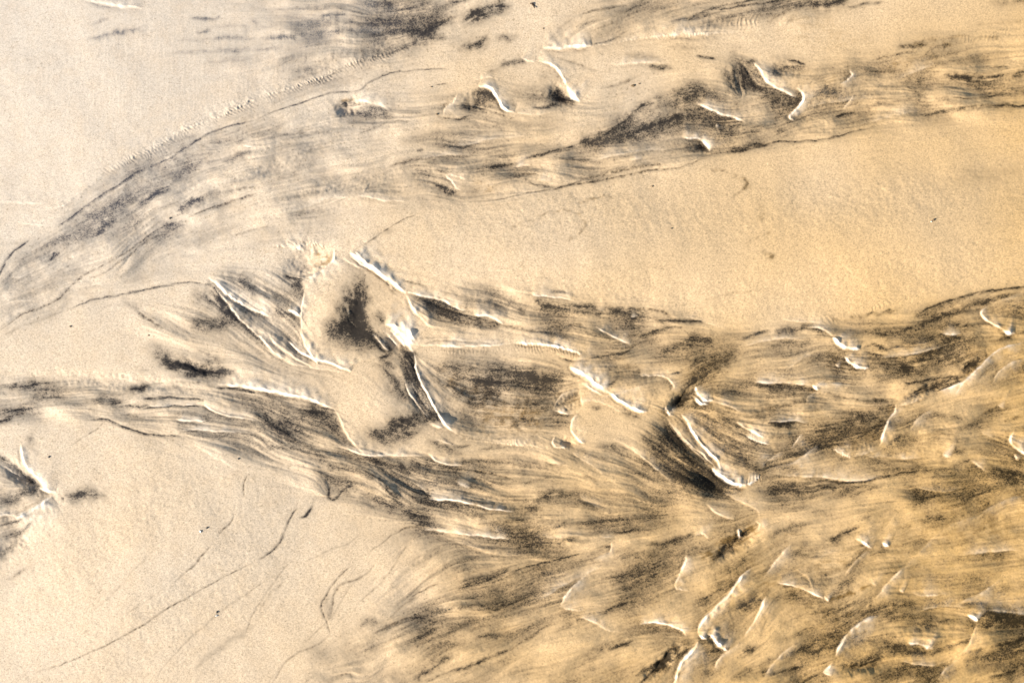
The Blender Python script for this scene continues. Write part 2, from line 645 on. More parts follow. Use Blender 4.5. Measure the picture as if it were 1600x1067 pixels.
1590,720 1600,725|6|6|.5
1198,763 1215,765 1250,760|5|6|.65
1235,770 1255,770|4|4|.5
1250,762 1310,762 1360,752|3|4|.6
1290,780 1330,765|4|4|.4
1320,775 1350,765 1380,755|3|4|.4
1410,772 1460,765 1500,758|8|10|.35
1415,785 1440,783 1470,775|4|5|.45
1425,795 1432,785|3|3|.4
1450,830 1520,800 1570,775|3|3|.25
668,821 640,823 625,828 612,836 600,847 575,862|1.2|1.2|.5
552,881 530,905 515,925 505,940 504,955 508,970 515,992|1.2|1.8|.55
585,880 576,893 560,906 535,915 524,930 521,945 515,965|1.8|2|.45
513,940 512,960|6|6|.3
515,990 497,1008 455,1030 428,1062|1.5|1.8|.4
480,1010 510,1020|8|8|.1
562,975 575,966 588,970|4|6|.42
520,1058 545,1050 556,1062|1.5|2|.35
560,830 540,848 510,862 480,875|1.5|1.5|.25
440,910 415,930 405,955|2|2|.2
582,988 620,972 660,965|2|2.5|.5
600,982 650,965 700,950 750,942|3|3|.32
605,968 625,950 650,935|1.5|1.5|.3
640,935 670,918 688,911|1.2|1.6|.55
715,917 760,906 802,890|1.2|2|.6
640,1062 660,1048 680,1035 708,1020|3|4|.65
640,1030 680,1010 730,1000|3|3|.25
665,1060 700,1046|1.5|1.5|.4
690,1050 740,1035 770,1025 805,1010|2.5|3.5|.75
740,996 760,992 780,993|3|3|.45
765,952 782,948 802,938|3|4|.65
770,868 785,864 802,862|3|3|.7
670,905 720,880 760,870|5|6|.3
640,880 700,860|6|6|.2
700,975 760,960|6|6|.2
690,890 705,880|3|3|.35
600,1080 640,1062|5|5|.4
798,860 840,849 864,843|3|5|.7
800,892 850,879 905,864|1|2.5|.65
868,845 895,845 922,844|5|5|.5
856,821 872,819 888,815|3|3|.75
830,830 870,820|3|3|.3
956,832 975,830 993,824|1.5|2.5|.7
935,857 952,854 948,862|1.5|1.5|.6
920,868 940,860|5|4|.4
798,1016 850,980 872,974|1.2|2|.5
805,938 850,925 920,910|3|3|.25
938,961 965,950 992,942|2|3|.8
932,1017 960,1008 988,997|2.5|3|.75
1005,848 1050,840 1088,830|3|4|.55
1035,885 1060,865 1085,850|3|4|.4
985,895 1020,890|9|9|.35
940,910 980,900|4|4|.35
1000,945 1030,935|3|4|.3
860,900 890,905|10|9|.2
1025,1050 1045,1025 1072,1010|7|9|.85
1040,1030 1058,1015|6|7|.5
1000,1068 1015,1055 1035,1035|2|3|.9
1010,978 1030,982 1060,985|3|5|.3
1010,1008 1040,1008|5|5|.3
1103,876 1115,868 1150,845 1177,823|4|5|.7
1120,865 1130,858|4|4|.5
1130,925 1160,895|3|4|.35
1150,952 1165,943 1183,934|3|4|.85
1100,915 1140,905|4|5|.35
1090,940 1110,932|4|5|.35
1095,1016 1110,1018 1130,1018|4|5|.6
1095,1040 1110,1045|8|9|.35
1155,1022 1168,1016 1183,1008|4|5|.85
1190,1050 1200,1052|6|6|.5
1130,1000 1150,980|4|4|.2
1198,840 1225,825 1277,816|3|4|.6
1285,852 1310,840 1343,824|3|4|.75
1284,857 1310,850|4|4|.5
1222,870 1245,862 1265,868 1300,868|3|4|.55
1440,817 1460,811 1485,811|5|6|.65
1400,826 1420,818|2|3|.4
1340,810 1360,810|3|3|.4
1318,890 1330,878 1342,868|2|4|.6
1285,900 1310,895|6|7|.45
1218,902 1240,892|3|4|.4
1235,937 1260,935|6|6|.35
1380,880 1410,878|3|3|.4
1375,895 1400,893|3|3|.35
1410,826 1425,820|2|2|.3
1480,850 1530,845 1580,838|6|7|.22
1200,1003 1260,985|4|4|.25
1280,965 1310,952 1330,940|2|2|.45
1365,970 1385,957 1405,950|3|4|.55
1370,966 1420,962 1480,966|5|4|.45
1395,976 1450,972 1512,969|2|4|.5
1425,988 1445,980 1470,978|4|5|.5
1500,947 1520,945 1548,943|2|3|.75
1440,945 1500,940|5|5|.35
1515,958 1550,962 1600,968 1640,975|5|6|.8
1530,975 1560,978|7|8|.65
1550,968 1580,972|7|8|.5
1318,1040 1350,1034 1377,1027|5|6|.95
1355,1030 1372,1026|5|5|.6
1385,1020 1405,1008 1420,1018 1450,1028|4|5|.55
1400,1012 1410,1010|4|4|.5
1450,1030 1480,1015 1500,1005|3|4|.5
1490,1008 1530,995|4|4|.5
1500,1022 1540,1010 1640,990|3|4|.75
1500,1030 1560,1018|4|4|.35
1540,1055 1600,1040 1640,1030|4|6|.7
1400,1050 1450,1040|5|5|.4
1440,1065 1470,1055|4|4|.4
1200,1054 1225,1050 1255,1042|2|3|.7
1265,1023 1285,1010 1300,1003|2|3|.65
1300,985 1330,975|5|5|.35
1260,1020 1280,1015|5|5|.3
1005,683 1040,723 1080,758 1120,773|14|16|.5
800,773 875,773 930,783|10|10|.35
965,873 1025,858 1080,833|5|9|.4
950,913 990,898 1035,893|6|8|.4
945,958 1000,943|6|6|.3
1210,873 1250,858 1300,853|8|10|.35
1250,912 1275,918 1298,928|14|10|.4
1300,926 1330,893 1345,862|2|12|.5
1210,1033 1280,998|5|7|.5
1235,993 1280,973|4|6|.4
1330,960 1400,943 1445,948|6|8|.5
1375,998 1420,1018 1490,1013|5|8|.5
1500,1035 1600,1003 1680,990|10|14|.45
1425,1063 1500,1043|8|10|.5
1520,950 1600,973 1660,980|8|10|.5
990,1053 1050,1023|3|5|.6
1150,953 1195,918|4|6|.5
1130,960 1160,935|6|6|.3
1150,598 1200,602 1250,613|5|6|.35
1330,683 1380,668 1420,653|4|6|.5
1390,693 1440,690 1490,683|5|6|.35
1305,563 1400,573 1475,588|10|12|.4
1425,543 1520,563|8|10|.45
1220,763 1280,773|8|9|.45
1420,758 1445,788|8|10|.35
1525,733 1600,748 1660,755|8|9|.45
568,453 566,480 571,505 586,526|5|15|1
524,516 550,514 572,524|11|10|.7
500,536 540,540 588,548|4|4|.35
598,562 612,588 634,614|4|9|.5
356,430 380,440 398,462|9|10|.4
333,440 354,483 400,522 424,550|3|7|.7
250,565 285,573 320,577 372,579|3|5|.8
150,300 200,275 260,245 320,215|10|8|.2
100,382 150,350 210,310 265,290|14|10|.3
215,300 270,275 330,245|8|6|.22
420,290 460,270 500,255|5|6|.2
240,400 300,385|14|14|.15
0,500 60,455 100,430|10|10|.12
556,172 590,180 620,190|6|9|.35
820,145 850,150 880,158|9|9|.32
905,222 980,195 1040,165 1110,150|12|10|.4
930,215 1040,195 1150,180|10|12|.4
600,262 660,250 740,240|6|8|.24
672,284 700,296 722,300|3|4|.75
905,281 960,268 1040,256|4|1.5|.45
620,225 680,215 740,205|8|8|.14
700,185 800,195 900,190|12|12|.12
800,583 760,600 740,640|20|20|.3
905,560 960,575 1030,580|8|10|.3
1090,672 1130,700 1180,722|14|12|.42
1120,660 1180,650 1240,640|10|10|.3
1430,500 1530,480 1620,462|10|14|.3
1350,530 1450,525 1560,540|12|12|.3
380,640 440,665 500,700|12|14|.28
560,725 640,745 760,770|16|16|.22
500,760 600,790 700,815|14|12|.2
700,850 800,845 900,845|14|12|.2
1100,900 1140,885 1180,860|4|6|.4
1060,870 1090,860 1120,845|4|6|.4
1200,935 1240,930 1270,940|5|7|.35
1290,955 1330,940 1370,925|3|5|.45
1160,905 1200,890 1230,880|3|5|.35
1380,860 1420,850 1470,850|5|6|.28
1460,880 1520,870 1600,860|6|8|.3
1440,905 1500,905 1560,900|4|6|.28
1520,925 1600,915 1660,910|5|7|.35
1330,1000 1380,990 1420,985|4|7|.35
1340,1010 1330,1030|3|8|.3
1180,1040 1240,1015 1290,1000|3|4|.4
1140,1060 1200,1035|4|5|.4
1080,960 1110,930 1150,895|2|8|.35
1180,985 1190,960 1200,935|2|9|.35
820,900 880,880 940,872|6|8|.25
860,990 920,965 960,955|3|4|.4
900,1030 960,1000 1010,985|4|5|.3
1380,1060 1420,1045|5|6|.45
1560,1020 1600,1015 1650,1010|3|4|.5
1400,615 1440,590 1480,575|6|8|.3
1300,640 1350,650 1390,655|6|8|.35
1210,575 1250,590 1290,590|6|8|.3
1440,670 1480,680 1530,690|5|7|.3
1210,790 1280,800 1340,795|5|6|.25
470,860 430,900 400,950 385,1000|1.2|1.2|.3
560,905 520,960 470,1010|1.2|1.2|.2
640,850 600,900 560,945|1.4|1.4|.3
250,850 200,905 150,950|1.2|1.2|.2
420,900 340,960 280,1010 240,1060|1.3|1.5|.25
"""
# rusty ochre strokes
O = """
500,400 508,405 510,415|7|9|.7
480,415 500,412|9|9|.35
535,160 560,158|5|4|.45
700,165 715,165|5|5|.4
670,200 700,195|10|10|.15
880,335 905,342 915,355 905,368 890,377|2|2|.35
800,357 840,342 885,330|2|2|.35
905,321 930,313 960,308|3|3|.45
810,417 825,408|2|2|.35
1113,268 1140,270 1155,278 1168,287 1152,300 1146,308|3|3|.55
1160,282 1170,290|5|5|.45
1191,323 1188,342|4|4|.35
1165,378 1180,370 1200,362|3|3|.4
1193,393 1203,400|5|5|.6
1105,470 1150,460 1200,452|2|2|.25
1400,100 1440,85 1480,72|6|8|.5
1370,112 1410,112|8|8|.4
1300,120 1340,108|10|10|.3
1250,110 1290,125|12|12|.3
1430,70 1480,60 1560,55|3|5|.35
700,590 760,620 820,640|26|30|.5
760,660 830,650|20|20|.5
880,620 900,625|12|12|.6
1000,640 1040,650|8|8|.5
1060,600 1130,560|14|14|.4
1100,680 1170,720|22|24|.45
1120,745 1160,762|6|7|.7
1300,570 1330,575|10|10|.5
1250,600 1272,612|7|7|.55
1385,655 1400,635|8|8|.6
1320,700 1360,690|10|12|.5
1440,690 1480,670|12|12|.4
1500,590 1540,555|5|6|.6
1300,500 1400,480|4|5|.4
1100,870 1175,822|10|11|.8
1140,855 1176,823|5|6|.6
1150,840 1200,830|12|12|.3
1140,905 1180,880|9|9|.4
1160,930 1200,910|10|12|.5
1300,935 1330,922 1355,912|5|5|.85
1310,965 1360,942|5|5|.5
1230,930 1290,945|12|12|.35
1280,890 1320,880|16|16|.35
1060,1010 1030,1040|10|10|.45
1540,800 1600,775 1640,770|14|30|.55
1480,840 1600,830|24|24|.35
1500,790 1560,780|5|5|.35
1200,1000 1300,960|20|20|.2
1340,840 1440,830|24|24|.25
1180,860 1240,830|20|20|.25
1180,10 1300,30|8|26|.25
1250,60 1350,60|24|24|.25
745,285 760,292|12|9|.5
540,158 556,160|8|5|.5
560,600 545,620|8|8|.2
20,460 30,475|14|12|.3
500,395 470,380 440,385|16|8|.3
390,395 430,385|14|8|.25
360,466 385,490|5|6|.5
1030,1040 1060,1012|9|10|.6
900,560 1000,575|12|12|.3
1300,560 1450,560 1560,545|16|18|.3
1210,640 1400,680|20|20|.25
1500,800 1600,900|30|40|.3
1200,900 1400,860|20|24|.2
"""
# scarps (raised on the left hand of the path, which runs left to right / top to bottom):
# path | height | width of the face | teeth | pale painted glint
S = """
133,4 170,9 200,14 224,17|2.2|2.6|0|.6
170,268 235,238 290,208 350,180 400,155 450,140 500,118 550,98 600,86 645,72|1.8|5|1|.05
60,330 110,318 170,268|1.0|4|.3|0
-20,318 30,318 75,318|1.0|3|0|.4
30,352 75,352|.8|3|0|.3
-60,500 20,470 60,470|.9|3|0|.1
18,430 35,430 50,424|1.4|3|0|.6
0,512 35,488 60,472|1|3|0|.3
552,158 562,157 572,160 580,165|2.6|3|0|.9
570,160 595,168 612,178|1.2|4|0|.5
526,170 535,161 545,159|-2|2|0|0
380,228 398,230|1|2|0|.8
748,136 764,140 774,150 780,163 786,174 802,179|3.4|3|0|.9
716,146 711,158 699,168 696,180|1.6|3|.4|.4
740,125 770,122 780,130|1|3|.3|.3
815,90 830,96 842,94|2|2.5|.3|.7
842,94 858,99 872,109 882,122 888,133|3|3|.3|.8
888,132 892,142 898,150 908,158|6|6|.1|1
848,74 870,76 900,76 930,73|5|4.5|.1|1
930,73 975,66 1015,60 1060,55 1105,52 1160,53|2|4.5|.8|.55
1055,57 1085,56|2|4|.5|.5
948,100 975,103 1020,103 1050,100|1|3|0|.3
1180,98 1190,112 1202,128 1225,140 1247,151|2.4|2.6|.2|.75
1246,137 1257,148 1251,163 1236,180 1243,188|3|3|.3|.85
1328,108 1330,118 1322,127 1311,131|1.8|2.6|.4|.7
1333,143 1325,158 1315,172|1.3|3|.2|.4
1085,160 1105,168 1130,178 1150,183 1165,192|2.6|3|.2|.7
1065,215 1090,216 1102,225 1107,238|2.6|3|.2|.8
1120,192 1118,200|1|2|0|.3
800,180 830,180 870,172|.9|3|0|.2
750,240 800,236|.5|3|0|0
800,260 815,258 828,260|1.4|3|0|.4
985,253 1005,246|1|3|0|.3
840,283 860,285|1|3|0|.4
1340,195 1390,182 1440,172|1|4|0|.3
1395,132 1430,112 1458,97|-1|4|.2|.35
695,275 703,280 712,290 725,298|2|3|.6|.7
700,272 715,275 730,280|1.5|3|.6|.6
745,305 760,290 775,282|-.8|3|0|.2
560,304 580,306 600,312 640,316|1.4|3|0|.5
570,300 576,292 580,284|1|2|0|0
460,392 468,388 478,390|3|4|.5|1
430,380 450,384 470,384 490,382 510,388|1.2|3|1|.2
522,392 519,405 508,420 492,430 470,433|3|3.5|.2|.7
484,440 479,460 476,490 476,520 478,545|1.8|2.2|.2|.45
545,398 562,406 585,422 606,438 625,452 636,462|4.6|5|.1|1
556,396 565,404|1.6|2|0|.5
545,402 570,418 590,428 606,444 612,456|1.8|2.2|0|.55
534,405 555,418 575,425|1|2|0|.2
634,459 660,463 690,470 712,480 730,485|2.8|3|.1|.75
742,491 760,492 775,500 785,508|2.6|3|.1|.75
634,464 645,480 660,497 675,510 692,515|2.8|3.2|.1|.5
325,433 345,450 365,468 385,481 402,487 424,498|3.2|3.6|.3|.65
450,486 463,490 477,501|5|4.5|.1|1
436,510 455,526 475,540|1.6|2|0|.4
328,440 345,462 372,495 390,512 410,530 430,552 455,568 480,574|3.2|3.2|.2|.55
418,520 440,545 462,560 490,575|1.8|2|.1|.4
455,535 470,550 490,560 496,567|3|2.6|.1|.9
474,520 480,540 493,562|2.2|2.4|.1|.6
494,560 520,566 534,571 550,578|4|4|.2|.95
480,572 510,578 540,580|1.8|2.4|.1|.5
340,600 370,601 400,605 440,613 480,623 520,638|4|4.2|.05|.9
518,637 530,655 540,675 555,694 572,708|1.6|2.6|.1|.12
520,693 545,702 575,711 620,711 670,712|2.6|3|.1|.55
672,706 682,717 700,721 722,722|2.8|3|.1|.7
230,637 270,635 315,632|1|2.4|0|.5
315,632 340,643 370,651 402,656|1.8|2.6|0|.6
276,657 295,659 322,657|1.4|2.2|0|.6
280,671 330,672 400,676|1|2.6|0|.5
300,690 340,715 380,735|.6|4|0|.15
32,690 42,725 60,748 70,762|2|4|.1|.7
62,764 76,768 90,770|3.4|3.5|0|.9
82,776 68,786 45,800 22,808|4|5|.1|.85
-10,806 20,807|2|3|0|.5
0,722 18,735 40,752|1.2|2|0|.3
648,553 652,580 662,600 675,625 685,645 700,665 715,675|3.4|3|.05|.9
715,675 735,683 760,689 790,692 830,694 860,697|2|3.4|.6|.4
632,592 642,615 654,632 667,650|2.2|2|0|.6
640,590 658,620 674,642|1.2|1.8|0|.25
650,590 668,625 682,650|1|1.6|0|.2
668,658 685,664 705,660|1.6|3|.3|.6
583,520 596,536 608,548|3|2.6|0|.8
600,515 612,530 624,545|2.6|3|.1|.9
602,506 620,510 636,519 651,533|4.5|6|.1|1
612,512 632,524 648,540|2|6|.2|1
628,524 638,537 647,552|3.5|6|.2|1
610,516 622,528 634,544|2|4|.2|.9
680,684 698,687 716,691|2.2|2.4|0|.8
648,540 700,541 760,539 800,537|2.6|2.6|.2|.75
660,533 720,531 800,534|1|2|.1|.35
798,536 850,539 880,545 908,554|3.2|3.4|.4|.9
888,572 918,591 935,605 952,614|4.6|6|.3|1
950,613 970,628 990,640 1012,646|4.4|4.6|.3|1
908,600 925,610 945,620|1.6|3|.3|.6
905,610 885,614 871,625 864,636|2|2.6|.1|.55
863,638 880,643 898,645|2.2|2.4|.1|.7
908,628 930,627 950,636 975,645|1.6|2.6|.4|.5
908,620 910,635|1.6|2.6|.4|.5
902,644 892,655 893,672 903,686 915,694|2.4|2.6|.1|.7
866,678 860,688 868,697 885,699|3|2.8|.2|.85
850,714 870,724 890,727|1|2|0|.3
1000,585 1030,588 1043,594 1049,604 1045,611|1.8|2.6|.2|.6
740,570 748,573|.5|2|0|0
960,546 980,540 994,532|.6|2|0|.1
930,514 943,522 960,530 985,536|1.8|2.4|.1|.7
829,462 870,466 892,471|1.8|2.6|.1|.8
930,485 945,488|1|2|0|.4
984,496 995,494|1|2|0|.4
1068,495 1100,503 1135,515|1.3|3|.1|.4
1225,502 1290,509|.8|2.5|0|.25
1262,513 1285,518 1300,528|1.6|2.5|.1|.5
1297,528 1308,538 1325,545 1345,548|4.5|4.6|.2|1
1318,556 1328,566 1342,572 1358,577|3.4|3.6|.3|.9
1303,567 1312,573|1.5|2|0|.5
1545,478 1534,490 1545,503 1565,513|2.8|2.8|.05|.75
1563,512 1572,518 1583,520|5|4.5|.1|1
1600,455 1575,466 1545,478|.8|3|0|.2
1470,522 1485,526 1500,523|1.4|2.4|.1|.6
1080,622 1090,632 1105,632|4.4|4.5|.3|1
1083,605 1088,618 1098,626 1112,625|3|4|.4|.9
1108,627 1130,630 1155,640 1180,646|1.4|3|.2|.45
1040,636 1044,646 1052,652|3.4|4|.5|.9
1065,648 1080,670 1100,698 1120,718 1128,732|4|3.6|.15|.85
1044,656 1058,676 1082,702 1108,725|1.8|2|.1|.4
1054,666 1075,692 1100,712 1120,730|2|2.2|.1|.5
1114,731 1130,744 1148,754 1170,758|5.2|5|.15|1
1168,757 1180,752 1192,742|2|4|.6|.9
1150,658 1175,674 1197,686|2|2.4|.3|.65
1165,680 1185,690 1205,697|1.8|2.4|.3|.6
1195,735 1200,725 1215,715|1.6|3|.3|.6
1178,595 1200,597 1240,600 1268,602|1.8|2.6|.1|.6
1268,600 1273,606 1278,610|2.6|3|.1|.8
1277,609 1262,620 1258,634|1|3|.1|.25
1234,579 1255,560 1278,549|-1|3|0|.3
1200,656 1240,659 1265,664|1.4|2.2|0|.5
1256,680 1246,692 1238,703|1.8|3|.3|.65
1225,706 1210,718 1200,730|1.2|3|.2|.4
1200,737 1250,745 1320,749 1380,745|1.4|3|0|.45
1350,715 1400,718 1440,717|.9|3|.1|.4
1406,632 1403,645 1390,660 1380,680 1373,700|2.8|2.8|.1|.7
1300,703 1312,710 1328,717|1.8|3.5|1|.7
1328,715 1350,712 1372,703|1|3|.9|.3
1600,533 1565,540 1545,553 1525,572 1505,592 1490,614|.7|3.4|.05|.75
1505,592 1488,602 1470,612|.5|2.4|0|.7
1600,563 1580,566 1560,580 1548,598|1.2|3|0|.4
1408,637 1430,630 1450,620|1|2.4|0|.35
1580,672 1578,686 1590,698 1610,712|3|3.6|.2|.85
1585,706 1590,718|2|2|.2|.5
1555,636 1565,642|1|3|0|.4
1528,670 1540,678 1560,684|1|3|.2|.3
1470,708 1482,712|1.4|4|.3|.5
1515,718 1540,735|1|3|.1|.35
1600,770 1560,782 1530,800|.8|4|0|.25
500,705 545,722|.6|3|0|.1
640,748 665,765 690,782|.8|3|0|.25
668,776 710,783 755,790 802,795|2|2.8|.1|.75
712,752 735,762|.9|5|.2|.4
660,825 700,830 740,836 800,840|1.6|2.6|.1|.6
840,680 895,707 925,728 960,752 1005,778|.8|3|0|.15
895,705 915,722 940,735|1|3|.1|.2
955,685 980,700 1010,722 1045,757|1.1|3|.1|.3
900,770 935,790 960,805|.6|4|0|.15
830,838 880,838 920,835|.6|3|0|.2
936,840 960,838|.8|2|0|.35
955,845 952,862 940,868 925,875|1.5|2.6|.1|.5
918,895 900,912 880,935 874,950|1.4|3|.2|.5
872,948 885,954 910,954|1|3|.4|.4
903,965 925,972 950,985 968,988|1.2|3|.2|.5
1000,975 1020,972 1045,976 1062,982 1072,993|2.6|3|.2|.85
1179,882 1160,898 1142,922 1115,952 1095,972 1090,990|3|3.4|.05|.75
1090,992 1105,998|3|3|.3|.8
1105,990 1115,998 1125,1008 1137,1018|4.6|4.4|.4|1
1090,1000 1078,1018 1066,1035 1056,1070|3.6|4.4|.1|.75
1068,868 1068,880 1060,895 1051,912|1.8|3|.3|.6
1051,912 1056,921 1074,924|2|3|.3|.7
1083,838 1095,835 1106,843|2|3|.6|.6
1160,833 1155,828 1157,842|4|4|.2|1
1182,812 1188,820 1180,826|2|3|.5|.6
1150,852 1130,865 1115,880|1|3|.2|.3
1195,928 1186,948 1176,970 1162,998|2.2|3|.1|.6
1160,1000 1145,1013 1126,1028 1116,1048|1.4|3|.1|.4
1175,812 1150,830|.6|3|.2|.2
1210,908 1240,918 1270,930 1295,939|2|2.8|.1|.7
1288,932 1296,940|3.5|3.5|.1|.9
1335,843 1347,848 1360,858|3|4|.3|.9
1376,848 1388,854|3|5|.2|.9
1358,860 1340,873 1328,886 1318,898|1.5|3|.1|.4
1370,958 1345,972 1325,990 1312,1010 1305,1022|2.4|3.4|.1|.6
1300,1030 1292,1042 1284,1050|2.2|3|.1|.7
1284,1050 1300,1054|1|2|.1|.5
1512,963 1520,968 1527,974|5|4.5|.1|1
1420,1004 1440,1008 1462,1016|2|5|.3|.7
1445,1010 1455,1016|4|4.5|.2|1
1540,954 1570,955 1610,960|1.2|4|.2|.45
1403,920 1412,926|2.4|3|.3|.7
1425,924 1440,930 1480,930|1.4|3.4|.3|.55
1495,1033 1480,1045 1466,1062|1.6|3|.1|.45
1470,832 1445,855 1412,885|1|4|.2|.3
1355,905 1368,915|1.4|4|.4|.4
1502,1025 1490,1035|1|2|0|.3
1540,800 1500,815 1470,832|.6|4|.1|.15
545,571 570,559 597,553|1.4|3|0|.1
740,316 800,307 850,303|.8|2.5|0|.4
1527,975 1512,1005 1490,1033|1.5|3|.1|.2
1410,760 1470,770 1510,760|1|3|0|.1
1130,770 1180,790 1190,810|1|4|.2|.2
700,840 760,860 830,868|.8|3|0|.1
1240,890 1260,905 1270,930|1|4|.1|.1
1400,800 1380,830 1350,845|1|4|.1|.15
840,940 880,915 940,885|-.6|3|.1|.3
1420,880 1390,905 1362,935|1.4|3|.1|.4
1560,905 1530,930 1490,948|1|3|.1|.35
1240,845 1215,870 1190,905|1.4|3|.1|.4
1430,955 1480,948 1512,952|1.4|3|.1|.4
1410,1035 1450,1042 1480,1038|1.4|3|.1|.4
1240,1000 1215,1025 1190,1060|1.4|3|.1|.4
1265,880 1290,868 1320,862|1|3|.1|.3
1500,870 1540,862 1590,858|1.2|3|.1|.35
1100,790 1120,805 1150,812|1.4|3|.1|.4
1280,700 1240,722 1200,733|1.2|3|.1|.4
1460,640 1440,655 1420,680|1.4|2.6|.1|.4
1380,560 1420,552 1470,540|1.2|2.6|.1|.4
1150,545 1200,535 1260,530|1.2|2.6|.1|.4
1330,600 1290,598 1268,600|1|2.6|.1|.4
1010,600 970,612 930,625|-.8|2.6|.1|.3
700,225 760,222 820,215|.8|3|.1|.25
920,250 980,238 1040,232|.8|3|.1|.3
640,250 690,242 740,240|.8|3|.1|.25
1260,165 1320,155 1380,150|1|3|.1|.3
440,335 500,318 560,305|.8|3|.1|.25
"""
# combed, slumping faces: path | half width | pitch | height | lean
FLUTES = """
150,275 235,241 290,211 350,184 400,160 450,144 500,122 550,102 600,90 645,76|7|5.2|.9|.5
1092,44 1120,40 1150,38 1188,34|13|9|1.1|-.45
650,550 720,548 800,548 860,552|4|5.5|.5|.3
800,541 850,544 905,556|6|5|.8|.4
790,688 830,690 862,692|5|6|.45|.4
445,381 470,379 500,386 512,394|5|7|.8|.6
450,500 455,512|4|3|.01|0
602,450 612,454 625,458|5|4.5|1.0|-.6
1300,704 1330,706 1368,698|6|7|.6|-.5
1500,62 1540,58 1580,50|5|6|.6|-.4
1170,752 1195,744|6|5|1.0|-.5
1400,462 1340,488 1280,505|6|7|.5|.4
330,470 290,500|14|7|.25|1.0
"""
# low broad swells and hollows: x, y, radius x, radius y, turn (deg), height
BUMPS = [
 (525,480,60,60,0,3), (600,640,50,45,0,2.5), (770,640,80,45,10,-3), (482,412,30,18,-20,-5), (545,168,16,8,-15,-3.5),
 (750,160,22,12,0,-3.5), (880,148,18,12,20,-4), (1095,228,12,9,0,-2.5), (620,535,20,14,30,-4), (1062,625,18,8,-45,-6),
 (1090,690,40,60,-35,-4), (885,630,22,10,-20,-3), (888,690,14,7,0,-2.5), (1160,125,22,20,0,-3), (1225,108,26,10,0,-2.5),
 (1150,850,34,8,-35,-4), (1035,1035,30,8,-50,-4), (1345,1040,34,8,-10,-3), (1515,568,24,7,-40,-3), (1450,610,50,8,-28,-3),
 (40,745,40,12,38,-4), (20,830,40,25,-40,-4), (560,490,14,30,0,-2), (630,668,20,12,-30,-1), (310,572,40,8,8,-2),
 (900,400,300,90,0,6), (250,880,260,110,-35,6), (180,160,260,110,-20,4), (1400,370,240,80,-8,5), (1300,170,160,25,-6,-2),
 (1330,930,90,26,-25,2.5), (1220,660,60,26,0,2.5), (1430,690,90,22,-14,2.5), (1440,1000,80,20,-10,2.5), (950,590,70,18,10,2),
 (420,250,150,20,-25,2), (560,300,140,16,-12,2), (1120,975,50,20,-50,2), (200,600,160,10,4,-1.5), (760,800,160,18,12,1.5),
]
# direction the last backwash ran, where no stroke tells it
FLOW = """
-150,560 0,470 200,340 400,210 650,110|2
-150,350 0,340 200,240 400,130 640,60|1
0,100 200,60|.4
300,440 500,370 800,330 1200,260 1600,200 1750,190|2
600,400 900,420 1200,430 1600,380|1
0,700 300,700 500,760 700,800 1000,800|1
0,1067 300,900 450,820|2
430,1067 640,960 900,880 1200,800 1600,720|3
600,1150 900,1000 1200,900 1600,830|3
1000,1150 1300,1020 1600,960|3
0,630 300,620 500,660 700,720 1000,760 1300,760 1600,740|2
"""
# ------------------------------------------------------------------ turn the survey into fields
def rows(txt):
    for ln in txt.strip().splitlines():
        f = ln.split('|')
        yield P(f[0]), [float(v) for v in f[1:]]
for pts, v in rows(D): add_flow(pts, 1.0 if v[0] + v[1] < 12 else 0.3)
for pts, v in rows(S): add_flow(pts, 0.45)
for pts, v in rows(FLOW): add_flow(pts, v[0] * 0.25)

FP = np.array(flow_pts)
cs = 16
cx = np.arange(X0, X1 + cs, cs, dtype=float); cy = np.arange(Y0, Y1 + cs, cs, dtype=float)
CX, CY = np.meshgrid(cx, cy)
c2 = np.zeros(CX.shape); s2 = np.zeros(CX.shape)
for i in range(0, len(FP), 200):
    q = FP[i:i+200]
    r2 = (CX[..., None] - q[:, 0]) ** 2 + ((CY[..., None] - q[:, 1]) * 1.3) ** 2
    w = q[:, 3] / (r2 + 14.0 ** 2) ** 1.5
    c2 += (w * np.cos(2 * q[:, 2])).sum(-1); s2 += (w * np.sin(2 * q[:, 2])).sum(-1)
m = np.hypot(c2, s2); c2 /= m; s2 /= m
def upsample(C):
    u = (xs - X0) / cs; v = (ys - Y0) / cs
    i = np.clip(u.astype(int), 0, C.shape[1]-2); j = np.clip(v.astype(int), 0, C.shape[0]-2)
    fu = (u - i)[None, :]; fv = (v - j)[:, None]
    a = C[j][:, i]; b = C[j][:, i+1]; c = C[j+1][:, i]; e = C[j+1][:, i+1]
    return ((a*(1-fu) + b*fu) * (1-fv) + (c*(1-fu) + e*fu) * fv).astype(np.float32)
ang = 0.5 * np.arctan2(upsample(s2), upsample(c2)) + 0.10 * noise(14)
vx = np.cos(ang).astype(np.float32).ravel(); vy = np.sin(ang).astype(np.float32).ravel()

def lic(sources, steps, keep):
    """smear noise along the run of the water; 'keep' gives how many steps each source is smeared"""
    flat = [s.ravel() for s in sources]
    out = [s.copy() for s in flat]
    I, J = np.meshgrid(np.arange(NX, dtype=np.float32), np.arange(NY, dtype=np.float32))
    for sgn in (1, -1):
        px = I.ravel().copy(); py = J.ravel().copy()
        idx = (py * NX + px).astype(np.int64)
        ux = vx * sgn; uy = vy * sgn
        for k in range(steps):
            px += ux; py += uy
            ix = np.clip(np.rint(px), 0, NX-1).astype(np.int32)
            iy = np.clip(np.rint(py), 0, NY-1).astype(np.int32)
            idx = iy.astype(np.int64) * NX + ix
            nx_ = vx[idx]; ny_ = vy[idx]
            fl = np.sign(nx_ * ux + ny_ * uy); fl[fl == 0] = 1
            ux = nx_ * fl; uy = ny_ * fl
            for q in range(len(flat)):
                if k < keep[q]:
                    out[q] += flat[q][idx]
    res = []
    for o in out:
        o = o.reshape(NY, NX)
        o = (o - o.mean()) / o.std()
        res.append(o.astype(np.float32))
    return res
